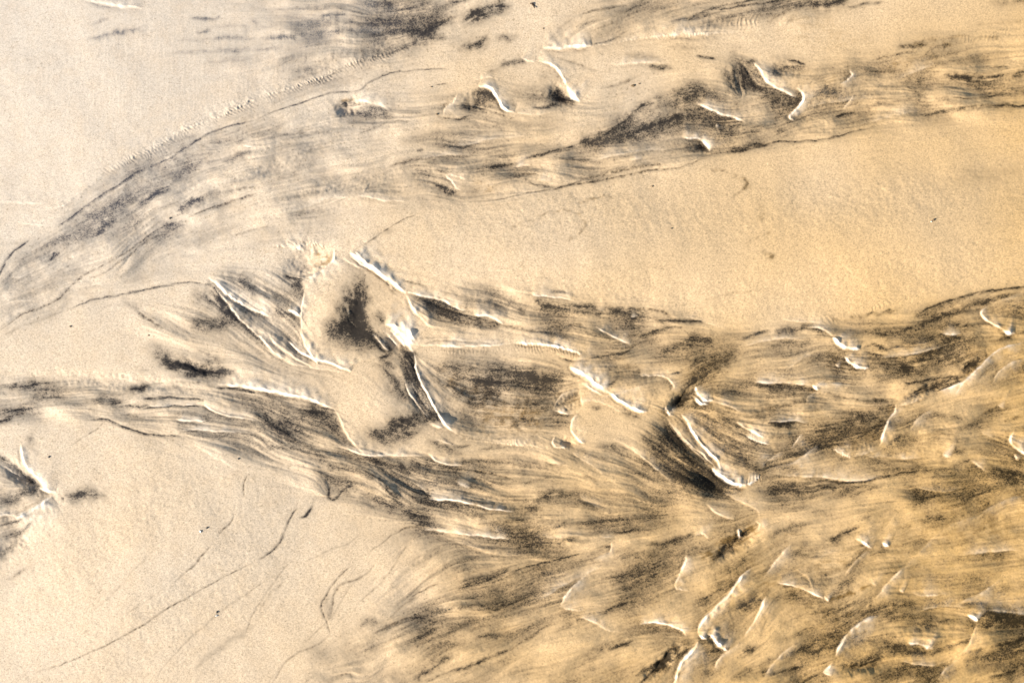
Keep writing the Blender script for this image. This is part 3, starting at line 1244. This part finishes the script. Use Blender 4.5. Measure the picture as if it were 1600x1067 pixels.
S1, S2, S3, S4 = lic([noise(0.9), noise(2.2), noise(5.0), noise(9.5)], 46, [16, 34, 40, 26])
n_clump = noise(3.0); n_fine = noise(1.1); n_big = noise(60); n_mid = noise(16); n_patch = noise(30)

def mask_poly(pts, soft):
    """even-odd fill of an outline, softened"""
    inside = np.zeros((NY, NX), bool)
    x, y = WX, WY
    n = len(pts)
    for i in range(n):
        xa, ya = pts[i]; xb, yb = pts[(i+1) % n]
        if ya == yb: continue
        c = (ya > y) != (yb > y)
        inside ^= c & (x < (xb - xa) * (y - ya) / (yb - ya) + xa)
    return blur(inside.astype(np.float32), soft)

region = np.zeros((NY, NX), np.float32)
for txt, a, soft in REGIONS:
    region = 1 - (1 - region) * (1 - a * np.clip(mask_poly(P(txt), soft), 0, 1))
clean = np.ones((NY, NX), np.float32)
for txt, a, soft in CLEAN:
    clean *= 1 - a * np.clip(mask_poly(P(txt), soft), 0, 1)
region *= clean
streak = np.clip(0.58 + 0.09 * S2 + 0.11 * S1 + 0.10 * S3 - 0.32 * S4 + 0.13 * n_patch, 0.08, 2.0) + 0.38 * ss((S2 * .7 + S1 * .35 + .5 * S3 - 0.9) / 1.2)
dark += np.clip(region * streak * 0.90, 0, 0.82)

# upright combed texture of the shallow sheet at the top left
comb_mask = np.clip(mask_poly(P("150,30 330,30 480,20 650,40 640,80 470,125 330,180 150,260 100,200 60,120"), 22), 0, 1)
comb = noise(0.9, 9)
for pts, v in rows(D):
    wh, wl, a = v
    if wh + wl < 6.4: wh = wh * 1.1 + .1; wl = wl * 1.1 + .1
    else: wh = wh * 1.38; wl = wl * 1.38
    a = min(1.0, a * 1.15)
    thin = wh + wl < 6.4
    sl, sd, t, L = path_field(pts, 3.2 * max(wh, wl) + 6, thin)
    w = np.where(sd > 0, wh, wl)
    lng = 1.0 if thin else min(1.0, max(0.0, (L / max(wh, wl) - 2) / 5))
    w = w * (1 - 0.45 * lng * (1 - taper(t, 0.35)))
    # streaky, broken edges: the stroke spills where the smeared grains run
    e = np.abs(sd) / w + (0.14 if thin else (0.13 if a > .75 else .20)) * S1[sl] + (0.0 if thin else 0.11 * S2[sl])
    prof = np.exp(-np.clip(e, 0, 9) ** (2.0 if thin else 1.65) * (0.9 if thin else 1.05))
    end = taper(t, min(0.45, max(0.22, 12 / L)) if not thin else min(0.3, max(0.1, 8 / L)))
    end = 1 - lng * (1 - end)
    br = np.clip(0.86 + 0.20 * S1[sl] + 0.16 * n_clump[sl], 0.15, 1.25)
    br = br * np.clip(1 + 0.22 * comb[sl] * comb_mask[sl], 0.1, 1.6)
    if thin and a < 0.65:
        br = np.clip(0.88 + 0.14 * n_clump[sl] + 0.28 * n_fine[sl], 0.0, 1.5)
    if thin and a < 0.66:                             # faint trails of mixed, rather brown grains
        over(och, sl, 0.7 * a * prof * end * br)
        over(dark, sl, 0.72 * a * prof * end * br)
    else:
        over(dark, sl, a * prof * end * br)
    if thin:
        hgt[sl] -= 0.55 * a * np.exp(-(sd / 2.0) ** 2) * end      # grain lines lie in shallow runnels
for pts, v in rows(O):
    wh, wl, a = v
    sl, sd, t, L = path_field(pts, 3 * max(wh, wl) + 6)
    w = np.where(sd > 0, wh, wl)
    prof = np.exp(-(np.abs(sd) / w) ** 2 * 0.9)
    br = np.clip(0.8 + 0.4 * n_clump[sl] + 0.3 * S1[sl], 0.1, 1.4)
    over(och, sl, a * prof * br)
    if wh + wl < 11 and a < .7:
        over(dark, sl, 0.55 * a * prof * np.clip(.7 + .5 * n_fine[sl] + .3 * n_clump[sl], 0, 1.5))
# black grains thin out gradually around every streak
soft = blur(dark, 9); soft2 = blur(dark, 4)
dark = 1 - (1 - dark) * (1 - np.clip((0.22 * soft + 0.14 * soft2) * (0.8 + 0.25 * S1 + 0.2 * n_clump), 0, .8) * clean ** .5)
teeth_n = noise(1.5, 1.5)
rip = np.clip(blur(region, 12), 0, 1)
for pts, v in rows(S):
    h, w, tooth, pc = v
    tooth *= .6
    sl, sd, t, L = path_field(pts, 46, True)
    if tooth > 0:                                     # fluted, slumping face
        ph = t * L / 6.0 * 2 * math.pi + 5 * n_mid[sl] + 1.5 * n_clump[sl]
        cut = np.sin(ph) * 1.5 + teeth_n[sl] * 1.2
        sd = sd + tooth * cut * (1.6 if tooth > .6 else 1.0)
    k = 0.16 if pc > .55 and L > 40 else (0.28 if L > 60 else 0.40)
    vary = 0.12 if pc > .8 else (0.22 if pc > .5 else .32)
    end = taper(t, k) * np.clip(0.97 + vary * n_mid[sl] + 0.10 * n_clump[sl], .4, 1.25)
    hh = 0.95 * h * end * (1 + 0.12 * n_clump[sl])
    ww = w * (0.35 + 0.65 * end)
    rise = ss(sd / ww + 0.5)
    hgt[sl] += 1.1 * hh * rise * (0.6 * np.exp(-np.clip(sd, 0, None) / 9.0) + 0.5 * np.exp(-np.clip(sd, 0, None) / 26.0) - .1 * np.exp(-np.clip(sd, 0, None) / 46.0))
    hgt[sl] *= 1.0
    hgt[sl] -= 0.25 * hh * np.exp(-((sd + ww) / 2.2) ** 2)
    # black and rusty grains settle against the foot, the top is swept clean
    act = rip[sl] ** .5
    foot = np.exp(-np.clip(-sd - 0.4 * ww, 0, None) / (9 + 3.2 * h)) * (sd < -0.3 * ww)
    foot_amt = np.clip((0.12 + 0.50 * act) * min(1.0, abs(h) / 2.4) * np.clip(.8 + .3 * S1[sl] + .2 * n_mid[sl], 0, 1.4), 0, .85)
    over(dark, sl, 0.9 * foot * end * foot_amt)
    over(och, sl, 0.5 * foot * end * foot_amt)
    dark[sl] *= 1 - 0.55 * np.exp(-np.clip(sd, 0, None) / 10.0) * (sd > -0.3 * ww) * end * min(1.0, abs(h) / 2.0)
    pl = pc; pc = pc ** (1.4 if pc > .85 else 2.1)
    if pc > 0:                                        # pale sun glint painted along the face
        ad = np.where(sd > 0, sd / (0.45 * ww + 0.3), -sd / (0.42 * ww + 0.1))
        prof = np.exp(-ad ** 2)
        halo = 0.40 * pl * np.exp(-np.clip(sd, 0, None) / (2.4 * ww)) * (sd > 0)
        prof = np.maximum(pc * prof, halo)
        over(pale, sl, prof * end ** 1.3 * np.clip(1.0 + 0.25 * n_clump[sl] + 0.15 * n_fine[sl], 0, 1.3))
for pts, v in rows(FLUTES):
    w, pitch, a, lean = v
    sl, sd, t, L = path_field(pts, w * 3 + 6, True)
    ph = (t * L + lean * sd) / pitch * 2 * math.pi + 2.4 * n_mid[sl] + 1.3 * n_clump[sl]
    hgt[sl] += 0.42 * a * np.sin(ph) * np.exp(-(sd / w) ** 2) * taper(t, .12) * np.clip(.9 + .25 * n_mid[sl] + .3 * n_clump[sl], 0, 1.6)
for (bx_, by_, rx, ry, deg, h) in BUMPS:
    c, s = math.cos(math.radians(deg)), math.sin(math.radians(deg))
    u = ((WX - bx_) * c + (WY - by_) * s) / rx; q = (-(WX - bx_) * s + (WY - by_) * c) / ry
    hgt += 2.7 * h * np.exp(-(u * u + q * q))
# backwash ripples and rills
rip = blur(region, 8)
hgt += rip * (0.9 * S3 + 0.50 * S2 + 0.20 * S1 + 3.4 * S4 + 1.3 * n_mid)
hgt += np.clip(rip * 4, 0, 1) * (0.22 * S2 + 0.10 * S1 + 0.3 * S3 + 0.7 * S4)
hgt += 0.28 * n_mid + 0.5 * n_patch + 0.05 * S2 + 0.03 * n_fine + 0.02 * S1
# upright combed texture of the shallow sheet at the top left
band = np.sin(WY / 18.5 * 2 * math.pi + 0.006 * WX + 0.5 * n_big)
cm2 = np.clip(mask_poly(P("400,0 480,-20 640,30 640,78 500,100 440,80"), 45), 0, 1)
hgt += comb_mask * 0.05 * comb + cm2 * 0.25 * band * (1 + 0.15 * comb)
dark = 1 - (1 - dark) * (1 - np.clip(cm2 * (0.10 + 0.04 * comb + .05 * n_clump) * (0.6 + 0.6 * band) + comb_mask * 0.012 * comb, 0, .6))
dark = np.clip(dark, 0, 1)
# the flattened grains thin out where pale glints are painted
# rusty grains ride with the black ones where the sand is golden
_g = np.clip((WX - 700) / 800 + (WY - 300) / 900, 0, 1)
ochre_share = np.clip(1.5 * region * (0.7 + .2 * S3 + .2 * n_patch), 0, 1) * _g
och = 1 - (1 - och) * (1 - 0.48 * ochre_share)
dark *= 1 - 0.92 * np.clip(pale * 1.3, 0, 1)
gold = np.clip((WX / 1600.0) * 0.95 + (WY / 1067.0) * 0.42 - 0.22 + 0.05 * n_big + 0.03 * n_patch, 0, 1)  # pale-to-golden ramp, paints the fall-off of the wet sky sheen
low = mask_poly(P("-150,640 300,640 520,760 640,840 500,1200 -150,1200"), 60)
gold = gold * (1 - 0.45 * np.clip(low, 0, 1))
sky_haze = np.clip(1.05 - np.hypot((WX + 60) / 760.0, (WY + 40) / 620.0), 0, 1)  # sky reflection at upper left, painted as a paler sand tint

# ------------------------------------------------------------------ materials
def new_mat(name):
    m = bpy.data.materials.new(name); m.use_nodes = True
    return m, m.node_tree, m.node_tree.nodes['Principled BSDF']
class N:
    def __init__(s, t): s.t = t
    def n(s, kind, **kw):
        x = s.t.nodes.new(kind)
        for k, v in kw.items(): setattr(x, k, v)
        return x
    def link(s, a, b): s.t.links.new(a, b)
    def math(s, op, a, b=None, c=None, clamp=False):
        x = s.n('ShaderNodeMath', operation=op); x.use_clamp = clamp
        for i, v in enumerate((a, b, c)):
            if v is None: continue
            if isinstance(v, (int, float)): x.inputs[i].default_value = v
            else: s.link(v, x.inputs[i])
        return x.outputs[0]
    def mix(s, f, a, b, mode='MIX'):
        x = s.n('ShaderNodeMix', data_type='RGBA', blend_type=mode)
        for i, v in ((0, f), (6, a), (7, b)):
            if isinstance(v, (int, float)): x.inputs[i].default_value = v
            elif isinstance(v, tuple): x.inputs[i].default_value = v + (1,)
            else: s.link(v, x.inputs[i])
        return x.outputs[2]
    def attr(s, name):
        return s.n('ShaderNodeAttribute', attribute_name=name).outputs['Fac']
    def noise(s, scale, detail=2, rough=.5):
        x = s.n('ShaderNodeTexNoise'); x.inputs['Scale'].default_value = scale
        x.inputs['Detail'].default_value = detail; x.inputs['Roughness'].default_value = rough
        s.link(s.co, x.inputs['Vector']); return x.outputs['Fac']

msand, t, b = new_mat('wet_sand')
q = N(t)
q.co = q.n('ShaderNodeTexCoord').outputs['Object']
vo = q.n('ShaderNodeTexVoronoi'); vo.inputs['Scale'].default_value = 640; q.link(q.co, vo.inputs['Vector'])
sx = q.n('ShaderNodeSeparateColor'); q.link(vo.outputs['Color'], sx.inputs[0])
g0 = sx.outputs[0]                 # every grain its own tone
g1 = q.noise(470, 2, .7)
g2 = q.noise(260, 2, .6)
g3 = q.noise(45, 3, .55)
aD, aO, aP, aG, aS = (q.attr(k) for k in ('dark', 'ochre', 'pale', 'gold', 'sky_haze'))
sand = q.mix(aG, (.565, .458, .335), (.545, .340, .128))
sand = q.mix(q.math('MULTIPLY', aS, .9, clamp=True), sand, (.590, .520, .435))
# pink and grey grains mingled in
sand = q.mix(q.math('MULTIPLY', q.math('SUBTRACT', g3, .42, clamp=True), .7, clamp=True), sand, (.50, .345, .19))
gv = q.math('ADD', q.math('ADD', .45, q.math('MULTIPLY', g1, .75)), q.math('MULTIPLY', g0, .35))
cmb = q.n('ShaderNodeCombineColor')
for i in range(3): q.link(gv, cmb.inputs[i])
sand = q.mix(1.0, sand, cmb.outputs[0], 'MULTIPLY')
sp = q.math('GREATER_THAN', g2, .665)
sand = q.mix(q.math('MULTIPLY', sp, .45), sand, (.20, .145, .08))
gsum = q.math('ADD', q.math('ADD', q.math('MULTIPLY', g1, .35), q.math('MULTIPLY', g2, .35)), q.math('MULTIPLY', g0, .30))
amp = q.math('ADD', .20, q.math('MULTIPLY', q.math('MULTIPLY', aD, q.math('SUBTRACT', 1.15, aD)), 4.2))
fo = q.math('ADD', aO, q.math('MULTIPLY', q.math('SUBTRACT', g2, .5), 1.2), clamp=True)
fo = q.math('MULTIPLY', fo, aO, clamp=True)
col = q.mix(q.math('MULTIPLY', fo, .9, clamp=True), sand, (.26, .145, .036))
fd = q.math('ADD', q.math('MULTIPLY', aD, 1.12), q.math('MULTIPLY', q.math('SUBTRACT', gsum, .5), amp), clamp=True)
darkc = q.mix(aG, (.019, .018, .020), (.018, .013, .006))
darkc = q.mix(aS, darkc, (.055, .060, .085))  # painted haze lifts the dark grains towards blue
col = q.mix(q.math('MULTIPLY', fd, .97), col, darkc)
col = q.mix(aP, col, (.76, .69, .59))  # glint colour laid over the crests
q.link(col, b.inputs['Base Color'])
r = q.math('ADD', .54, q.math('MULTIPLY', g1, .16))
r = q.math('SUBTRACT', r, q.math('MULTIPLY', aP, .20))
q.link(r, b.inputs['Roughness'])
b.inputs['IOR'].default_value = 1.33
q.link(q.math('SUBTRACT', .5, q.math('MULTIPLY', aD, .42)), b.inputs['Specular IOR Level'])
bp = q.n('ShaderNodeBump'); bp.inputs['Strength'].default_value = 0.40; bp.inputs['Distance'].default_value = 0.0006
q.link(gsum, bp.inputs['Height']); q.link(bp.outputs[0], b.inputs['Normal'])

# ------------------------------------------------------------------ the beach: one sheet to the horizon
ring = 14
ext = np.cumsum(G * 3.0 * 1.85 ** np.arange(ring))
gx = np.concatenate([xs[0] - ext[::-1], xs, xs[-1] + ext])
gy = np.concatenate([ys[0] - ext[::-1], ys, ys[-1] + ext])
edge = np.clip(np.minimum(np.minimum(XX - X0, X1 - XX), np.minimum(YY - Y0, Y1 - YY)) / 40.0, 0, 1)
def pad(a, rest):
    return np.pad((a * edge + rest * (1 - edge)).astype(np.float32), ring, mode='edge')
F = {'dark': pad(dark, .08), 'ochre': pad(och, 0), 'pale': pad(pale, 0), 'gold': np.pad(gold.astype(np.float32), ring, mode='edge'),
     'sky_haze': np.pad(sky_haze.astype(np.float32), ring, mode='edge')}
Z = pad(hgt, 0)
GX, GY = np.meshgrid(gx, gy)
ny_, nx_ = GX.shape
co = np.empty((ny_ * nx_, 3), np.float32)
co[:, 0] = ((GX - 800) * K).ravel(); co[:, 1] = ((533.5 - GY) * K).ravel(); co[:, 2] = (Z * K).ravel()
def grid_mesh(name, co, nx_, ny_, keep=None):
    idx = np.arange(nx_ * ny_, dtype=np.int32).reshape(ny_, nx_)
    f = np.stack([idx[1:, :-1], idx[1:, 1:], idx[:-1, 1:], idx[:-1, :-1]], -1).reshape(-1, 4)
    if keep is not None:
        kk = keep[1:, :-1] & keep[1:, 1:] & keep[:-1, 1:] & keep[:-1, :-1]
        f = f[kk.ravel()]
        used = np.unique(f); remap = np.full(nx_ * ny_, -1, np.int32); remap[used] = np.arange(len(used))
        co = co[used]; f = remap[f]
    me = bpy.data.meshes.new(name)
    me.vertices.add(len(co)); me.vertices.foreach_set('co', co.ravel())
    me.loops.add(f.size); me.loops.foreach_set('vertex_index', f.ravel().astype(np.int32))
    me.polygons.add(len(f))
    me.polygons.foreach_set('loop_start', np.arange(0, f.size, 4, dtype=np.int32))
    me.update(calc_edges=True)
    me.polygons.foreach_set('use_smooth', np.ones(len(f), bool))
    return me
me = grid_mesh('sand', co, nx_, ny_)
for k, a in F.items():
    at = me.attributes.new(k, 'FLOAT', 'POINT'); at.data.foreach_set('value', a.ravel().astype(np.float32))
me.materials.append(msand)
beach = bpy.data.objects.new('sand', me)
scene.collection.objects.link(beach)
beach['kind'] = 'structure'
beach['label'] = 'wet pale beach sand combed with dark mineral streaks and small scarps with painted white glints'

# ------------------------------------------------------------------ thin sheet of water at the top left, sky haze painted in
mw, t, b = new_mat('hazed_water')
q = N(t); q.co = q.n('ShaderNodeTexCoord').outputs['Object']
t.nodes.remove(b)
out = t.nodes['Material Output']
tr = q.n('ShaderNodeBsdfTransparent'); df = q.n('ShaderNodeBsdfDiffuse'); tl = q.n('ShaderNodeBsdfTranslucent'); ma = q.n('ShaderNodeAddShader'); gl = q.n('ShaderNodeBsdfGlossy')
tr.inputs[0].default_value = (.99, .99, .99, 1)
df.inputs[0].default_value = (.50, .45, .38, 1); tl.inputs[0].default_value = (.46, .42, .36, 1)  # pale body colour paints sky haze into the film
gl.inputs['Roughness'].default_value = .22
wb = q.n('ShaderNodeBump'); wb.inputs['Strength'].default_value = .5; wb.inputs['Distance'].default_value = .002
q.link(q.noise(60, 3), wb.inputs['Height']); q.link(wb.outputs[0], gl.inputs['Normal'])
m1 = q.n('ShaderNodeMixShader'); m2 = q.n('ShaderNodeMixShader')
q.link(q.math('MULTIPLY', q.attr('depth'), .20), m1.inputs[0])
q.link(tr.outputs[0], m1.inputs[1]); q.link(df.outputs[0], ma.inputs[0]); q.link(tl.outputs[0], ma.inputs[1]); q.link(ma.outputs[0], m1.inputs[2])
q.link(q.math('MULTIPLY', q.attr('depth'), .03), m2.inputs[0]); q.link(m1.outputs[0], m2.inputs[1]); q.link(gl.outputs[0], m2.inputs[2])
q.link(m2.outputs[0], out.inputs['Surface'])
sheet = mask_poly(P("-150,-130 660,-130 600,0 560,50 460,110 340,170 250,225 180,262 110,312 40,345 -150,350"), 30)
smoothz = blur(hgt, 9)
level = smoothz + 4.0 * (sheet - 0.30) + 0.12 * noise(9)
st = 3
kz = (sheet > 0.15)[::st, ::st]
wx_, wy_ = XX[::st, ::st], YY[::st, ::st]
wc = np.stack([(wx_ - 800) * K, (533.5 - wy_) * K, level[::st, ::st] * K], -1).reshape(-1, 3).astype(np.float32)
wme = grid_mesh('water', wc, wx_.shape[1], wx_.shape[0], kz)
wme.materials.append(mw)
kk = kz[1:, :-1] & kz[1:, 1:] & kz[:-1, 1:] & kz[:-1, :-1]
uz = np.zeros_like(kz); uz[1:, :-1] |= kk; uz[1:, 1:] |= kk; uz[:-1, 1:] |= kk; uz[:-1, :-1] |= kk
dp = np.clip((level - hgt)[::st, ::st] / 2.4, 0, 1)[uz].astype(np.float32)
at = wme.attributes.new('depth', 'FLOAT', 'POINT'); at.data.foreach_set('value', dp)
water = bpy.data.objects.new('water', wme); scene.collection.objects.link(water)
water['kind'] = 'structure'; water['label'] = 'thin sheet of water with painted sky haze lying over smooth sand'

# ------------------------------------------------------------------ small things lying on the sand
import bmesh
from mathutils import noise as mn
def ground(x, y):
    i = int(round((x - X0) / G)); j = int(round((y - Y0) / G)); return float(hgt[j, i])
def thing_mat(name, c1, c2, rough):
    m, t, b = new_mat(name); q = N(t); q.co = q.n('ShaderNodeTexCoord').outputs['Object']
    q.link(q.mix(q.noise(700, 3, .6), c1, c2), b.inputs['Base Color']); b.inputs['Roughness'].default_value = rough
    bp = q.n('ShaderNodeBump'); bp.inputs['Strength'].default_value = .4; bp.inputs['Distance'].default_value = .0004
    q.link(q.noise(1500, 2), bp.inputs['Height']); q.link(bp.outputs[0], b.inputs['Normal'])
    return m
M_black = thing_mat('black_stone', (.03, .028, .025), (.07, .06, .05), .4)
M_brown = thing_mat('brown_stone', (.10, .065, .03), (.22, .15, .08), .45)
M_shell = thing_mat('pale_shell', (.62, .56, .46), (.78, .74, .66), .35)
M_weed = thing_mat('dry_seaweed', (.035, .02, .012), (.08, .045, .02), .5)
def place(me, name, x, y, z, rz, mat, label, cat, group=None):
    me.materials.append(mat)
    for p in me.polygons: p.use_smooth = True
    o = bpy.data.objects.new(name, me); scene.collection.objects.link(o)
    o.location = W(x, y, ground(x, y) + z); o.rotation_euler = (0, 0, math.radians(rz))
    o['label'] = label; o['category'] = cat
    if group: o['group'] = group
    return o
def pebble(x, y, rx, ry, rz, deg, mat, label, seed, group='pebbles scattered on the sand'):
    bm = bmesh.new(); bmesh.ops.create_icosphere(bm, subdivisions=3, radius=1)
    for v in bm.verts:
        n = v.co.normalized()
        k = 1 + .32 * mn.noise(n * 1.3 + Vector((seed * 3.1, 0, 0))) + .12 * mn.noise(n * 3.7 + Vector((0, seed, 0)))
        v.co = Vector((n.x * rx * k, n.y * ry * k, n.z * rz * k)) * K
    me = bpy.data.meshes.new('pebble'); bm.to_mesh(me); bm.free()
    return place(me, 'pebble', x, y, rz * .35, deg, mat, label, 'pebble', group)
def shell_bit(x, y, r, deg, label, seed):
    """a curved, broken piece of shell with ribs and real thickness"""
    bm = bmesh.new(); nu, nv = 12, 7; top = []; bot = []
    for k, L_ in ((0, top), (1, bot)):
        for i in range(nu):
            for j in range(nv):
                a = math.radians(-52 + 104 * i / (nu - 1)); rr = r * (.25 + .85 * j / (nv - 1)) * (1 + .14 * mn.noise(Vector((i * .7, j * .5, seed))))
                z = r * .45 * (1 - (j / (nv - 1)) ** 2) + r * .035 * math.sin(i * 2.6) - k * r * .14
                L_.append(bm.verts.new((rr * math.cos(a) * K, rr * math.sin(a) * K, z * K)))
    ix = lambda i, j: i * nv + j
    for i in range(nu - 1):
        for j in range(nv - 1):
            bm.faces.new([top[ix(i, j)], top[ix(i, j+1)], top[ix(i+1, j+1)], top[ix(i+1, j)]])
            bm.faces.new([bot[ix(i, j)], bot[ix(i+1, j)], bot[ix(i+1, j+1)], bot[ix(i, j+1)]])
    rim = [ix(0, j) for j in range(nv)] + [ix(i, nv-1) for i in range(1, nu)] + [ix(nu-1, j) for j in range(nv-2, -1, -1)] + [ix(i, 0) for i in range(nu-2, 0, -1)]
    for a, b_ in zip(rim, rim[1:] + rim[:1]):
        bm.faces.new([top[a], bot[a], bot[b_], top[b_]])
    bmesh.ops.recalc_face_normals(bm, faces=bm.faces)
    me = bpy.data.meshes.new('shell_fragment'); bm.to_mesh(me); bm.free()
    return place(me, 'shell_fragment', x, y, .4, deg, M_shell, label, 'shell fragment', 'broken shell fragments')
def weed(x, y, pts, w, label):
    """a curled strap of dried weed, tapered, with thickness"""
    P_ = smooth_path(pts, 5); bm = bmesh.new(); rings = []
    for i, p in enumerate(P_):
        a = P_[min(i+1, len(P_)-1)] - P_[max(i-1, 0)]; a = a / np.hypot(*a); t_ = i / (len(P_) - 1)
        ww = w * math.sin(math.pi * (.12 + .8 * t_)) ; z = .8 + 1.6 * math.sin(t_ * 5) ** 2
        r_ = []
        for k in range(6):
            th = k / 6 * 2 * math.pi
            r_.append(bm.verts.new(((p[0] - a[1] * ww * math.cos(th)) * K, (-(p[1] + a[0] * ww * math.cos(th))) * K, (z + .5 * math.sin(th)) * K)))
        rings.append(r_)
    for A, B in zip(rings[:-1], rings[1:]):
        for k in range(6): bm.faces.new([A[k], A[(k+1) % 6], B[(k+1) % 6], B[k]])
    bm.faces.new(rings[0][::-1]); bm.faces.new(rings[-1])
    bmesh.ops.recalc_face_normals(bm, faces=bm.faces)
    me = bpy.data.meshes.new('seaweed_scrap'); bm.to_mesh(me); bm.free()
    return place(me, 'seaweed_scrap', x, y, 0, 0, M_weed, label, 'seaweed')
weed(832, 9, [(-4, -3), (0, -2), (2, 1), (3.5, 5)], 1.7, 'dark curled scrap of dried seaweed on bare sand near the top edge')
pebble(1455, 345, 2.3, 1.7, 1.6, 30, M_brown, 'brown pebble alone on the wide plain of golden sand', 1)
pebble(1451.5, 347.5, 1.3, 1.1, 1, 0, M_shell, 'tiny cream pebble touching the brown pebble on the golden plain', 2)
pebble(849, 45, 1.4, 1.1, 1, 10, M_brown, 'small brown pebble just below the dark seaweed scrap', 3)
pebble(989.5, 134, 3.4, 1.8, 1.6, 12, M_brown, 'flat dark brown pebble beside the faint grain line at upper centre', 4)
pebble(999, 131, 1.4, 1.0, 1, 0, M_brown, 'tiny brown pebble right of the flat dark brown pebble', 5)
pebble(77, 713.5, 1.7, 1.5, 1.3, 0, M_black, 'round black pebble above the white forked gully at the left edge', 6)
pebble(110, 510, 1.5, 1.4, 1.2, 0, M_brown, 'small brown pebble on smooth pale sand at middle left', 7)
pebble(265.5, 341, 1.8, 1.5, 1.4, 20, M_black, 'black pebble at the foot of the bluish streaks on the left slope', 8)
pebble(374, 716, 1.7, 1.3, 1.2, 0, M_black, 'dark pebble at the end of a pale ridge above the short vertical grain line', 9)
pebble(326.5, 822.5, 2.0, 1.3, 1.3, 40, M_black, 'black pebble next to a pale shell fragment on the lower left plain', 10)
shell_bit(318, 827, 3.0, 215, 'cream shell fragment beside a black pebble on the lower left plain', 1)
pebble(340.5, 954.5, 1.3, 2.0, 1.3, -10, M_black, 'narrow black pebble just above the lowest shell fragment', 11)
shell_bit(340, 962, 2.8, 100, 'small cream shell fragment on the bottom left plain below a black pebble', 2)
pebble(232.5, 524, 1.4, 1.1, 1.0, 0, M_brown, 'small brown pebble left of the large dark crescent of black sand', 12)
pebble(683, 179, 1.8, 1.4, 1.2, 0, M_brown, 'brown pebble at the left tip of the curved line under the oval black pit', 13)
pebble(674, 136, 1.5, 1.1, 1.0, 0, M_brown, 'small brown pebble left of a short dark dash at upper centre', 14)
pebble(1019, 291.5, 1.5, 1.2, 1.0, 0, M_brown, 'small brown pebble on the golden plain under the dark upper band', 15)
pebble(1048, 358, 1.2, 1.2, 1.0, 0, M_brown, 'tiny brown pebble in the middle of the golden plain', 16)
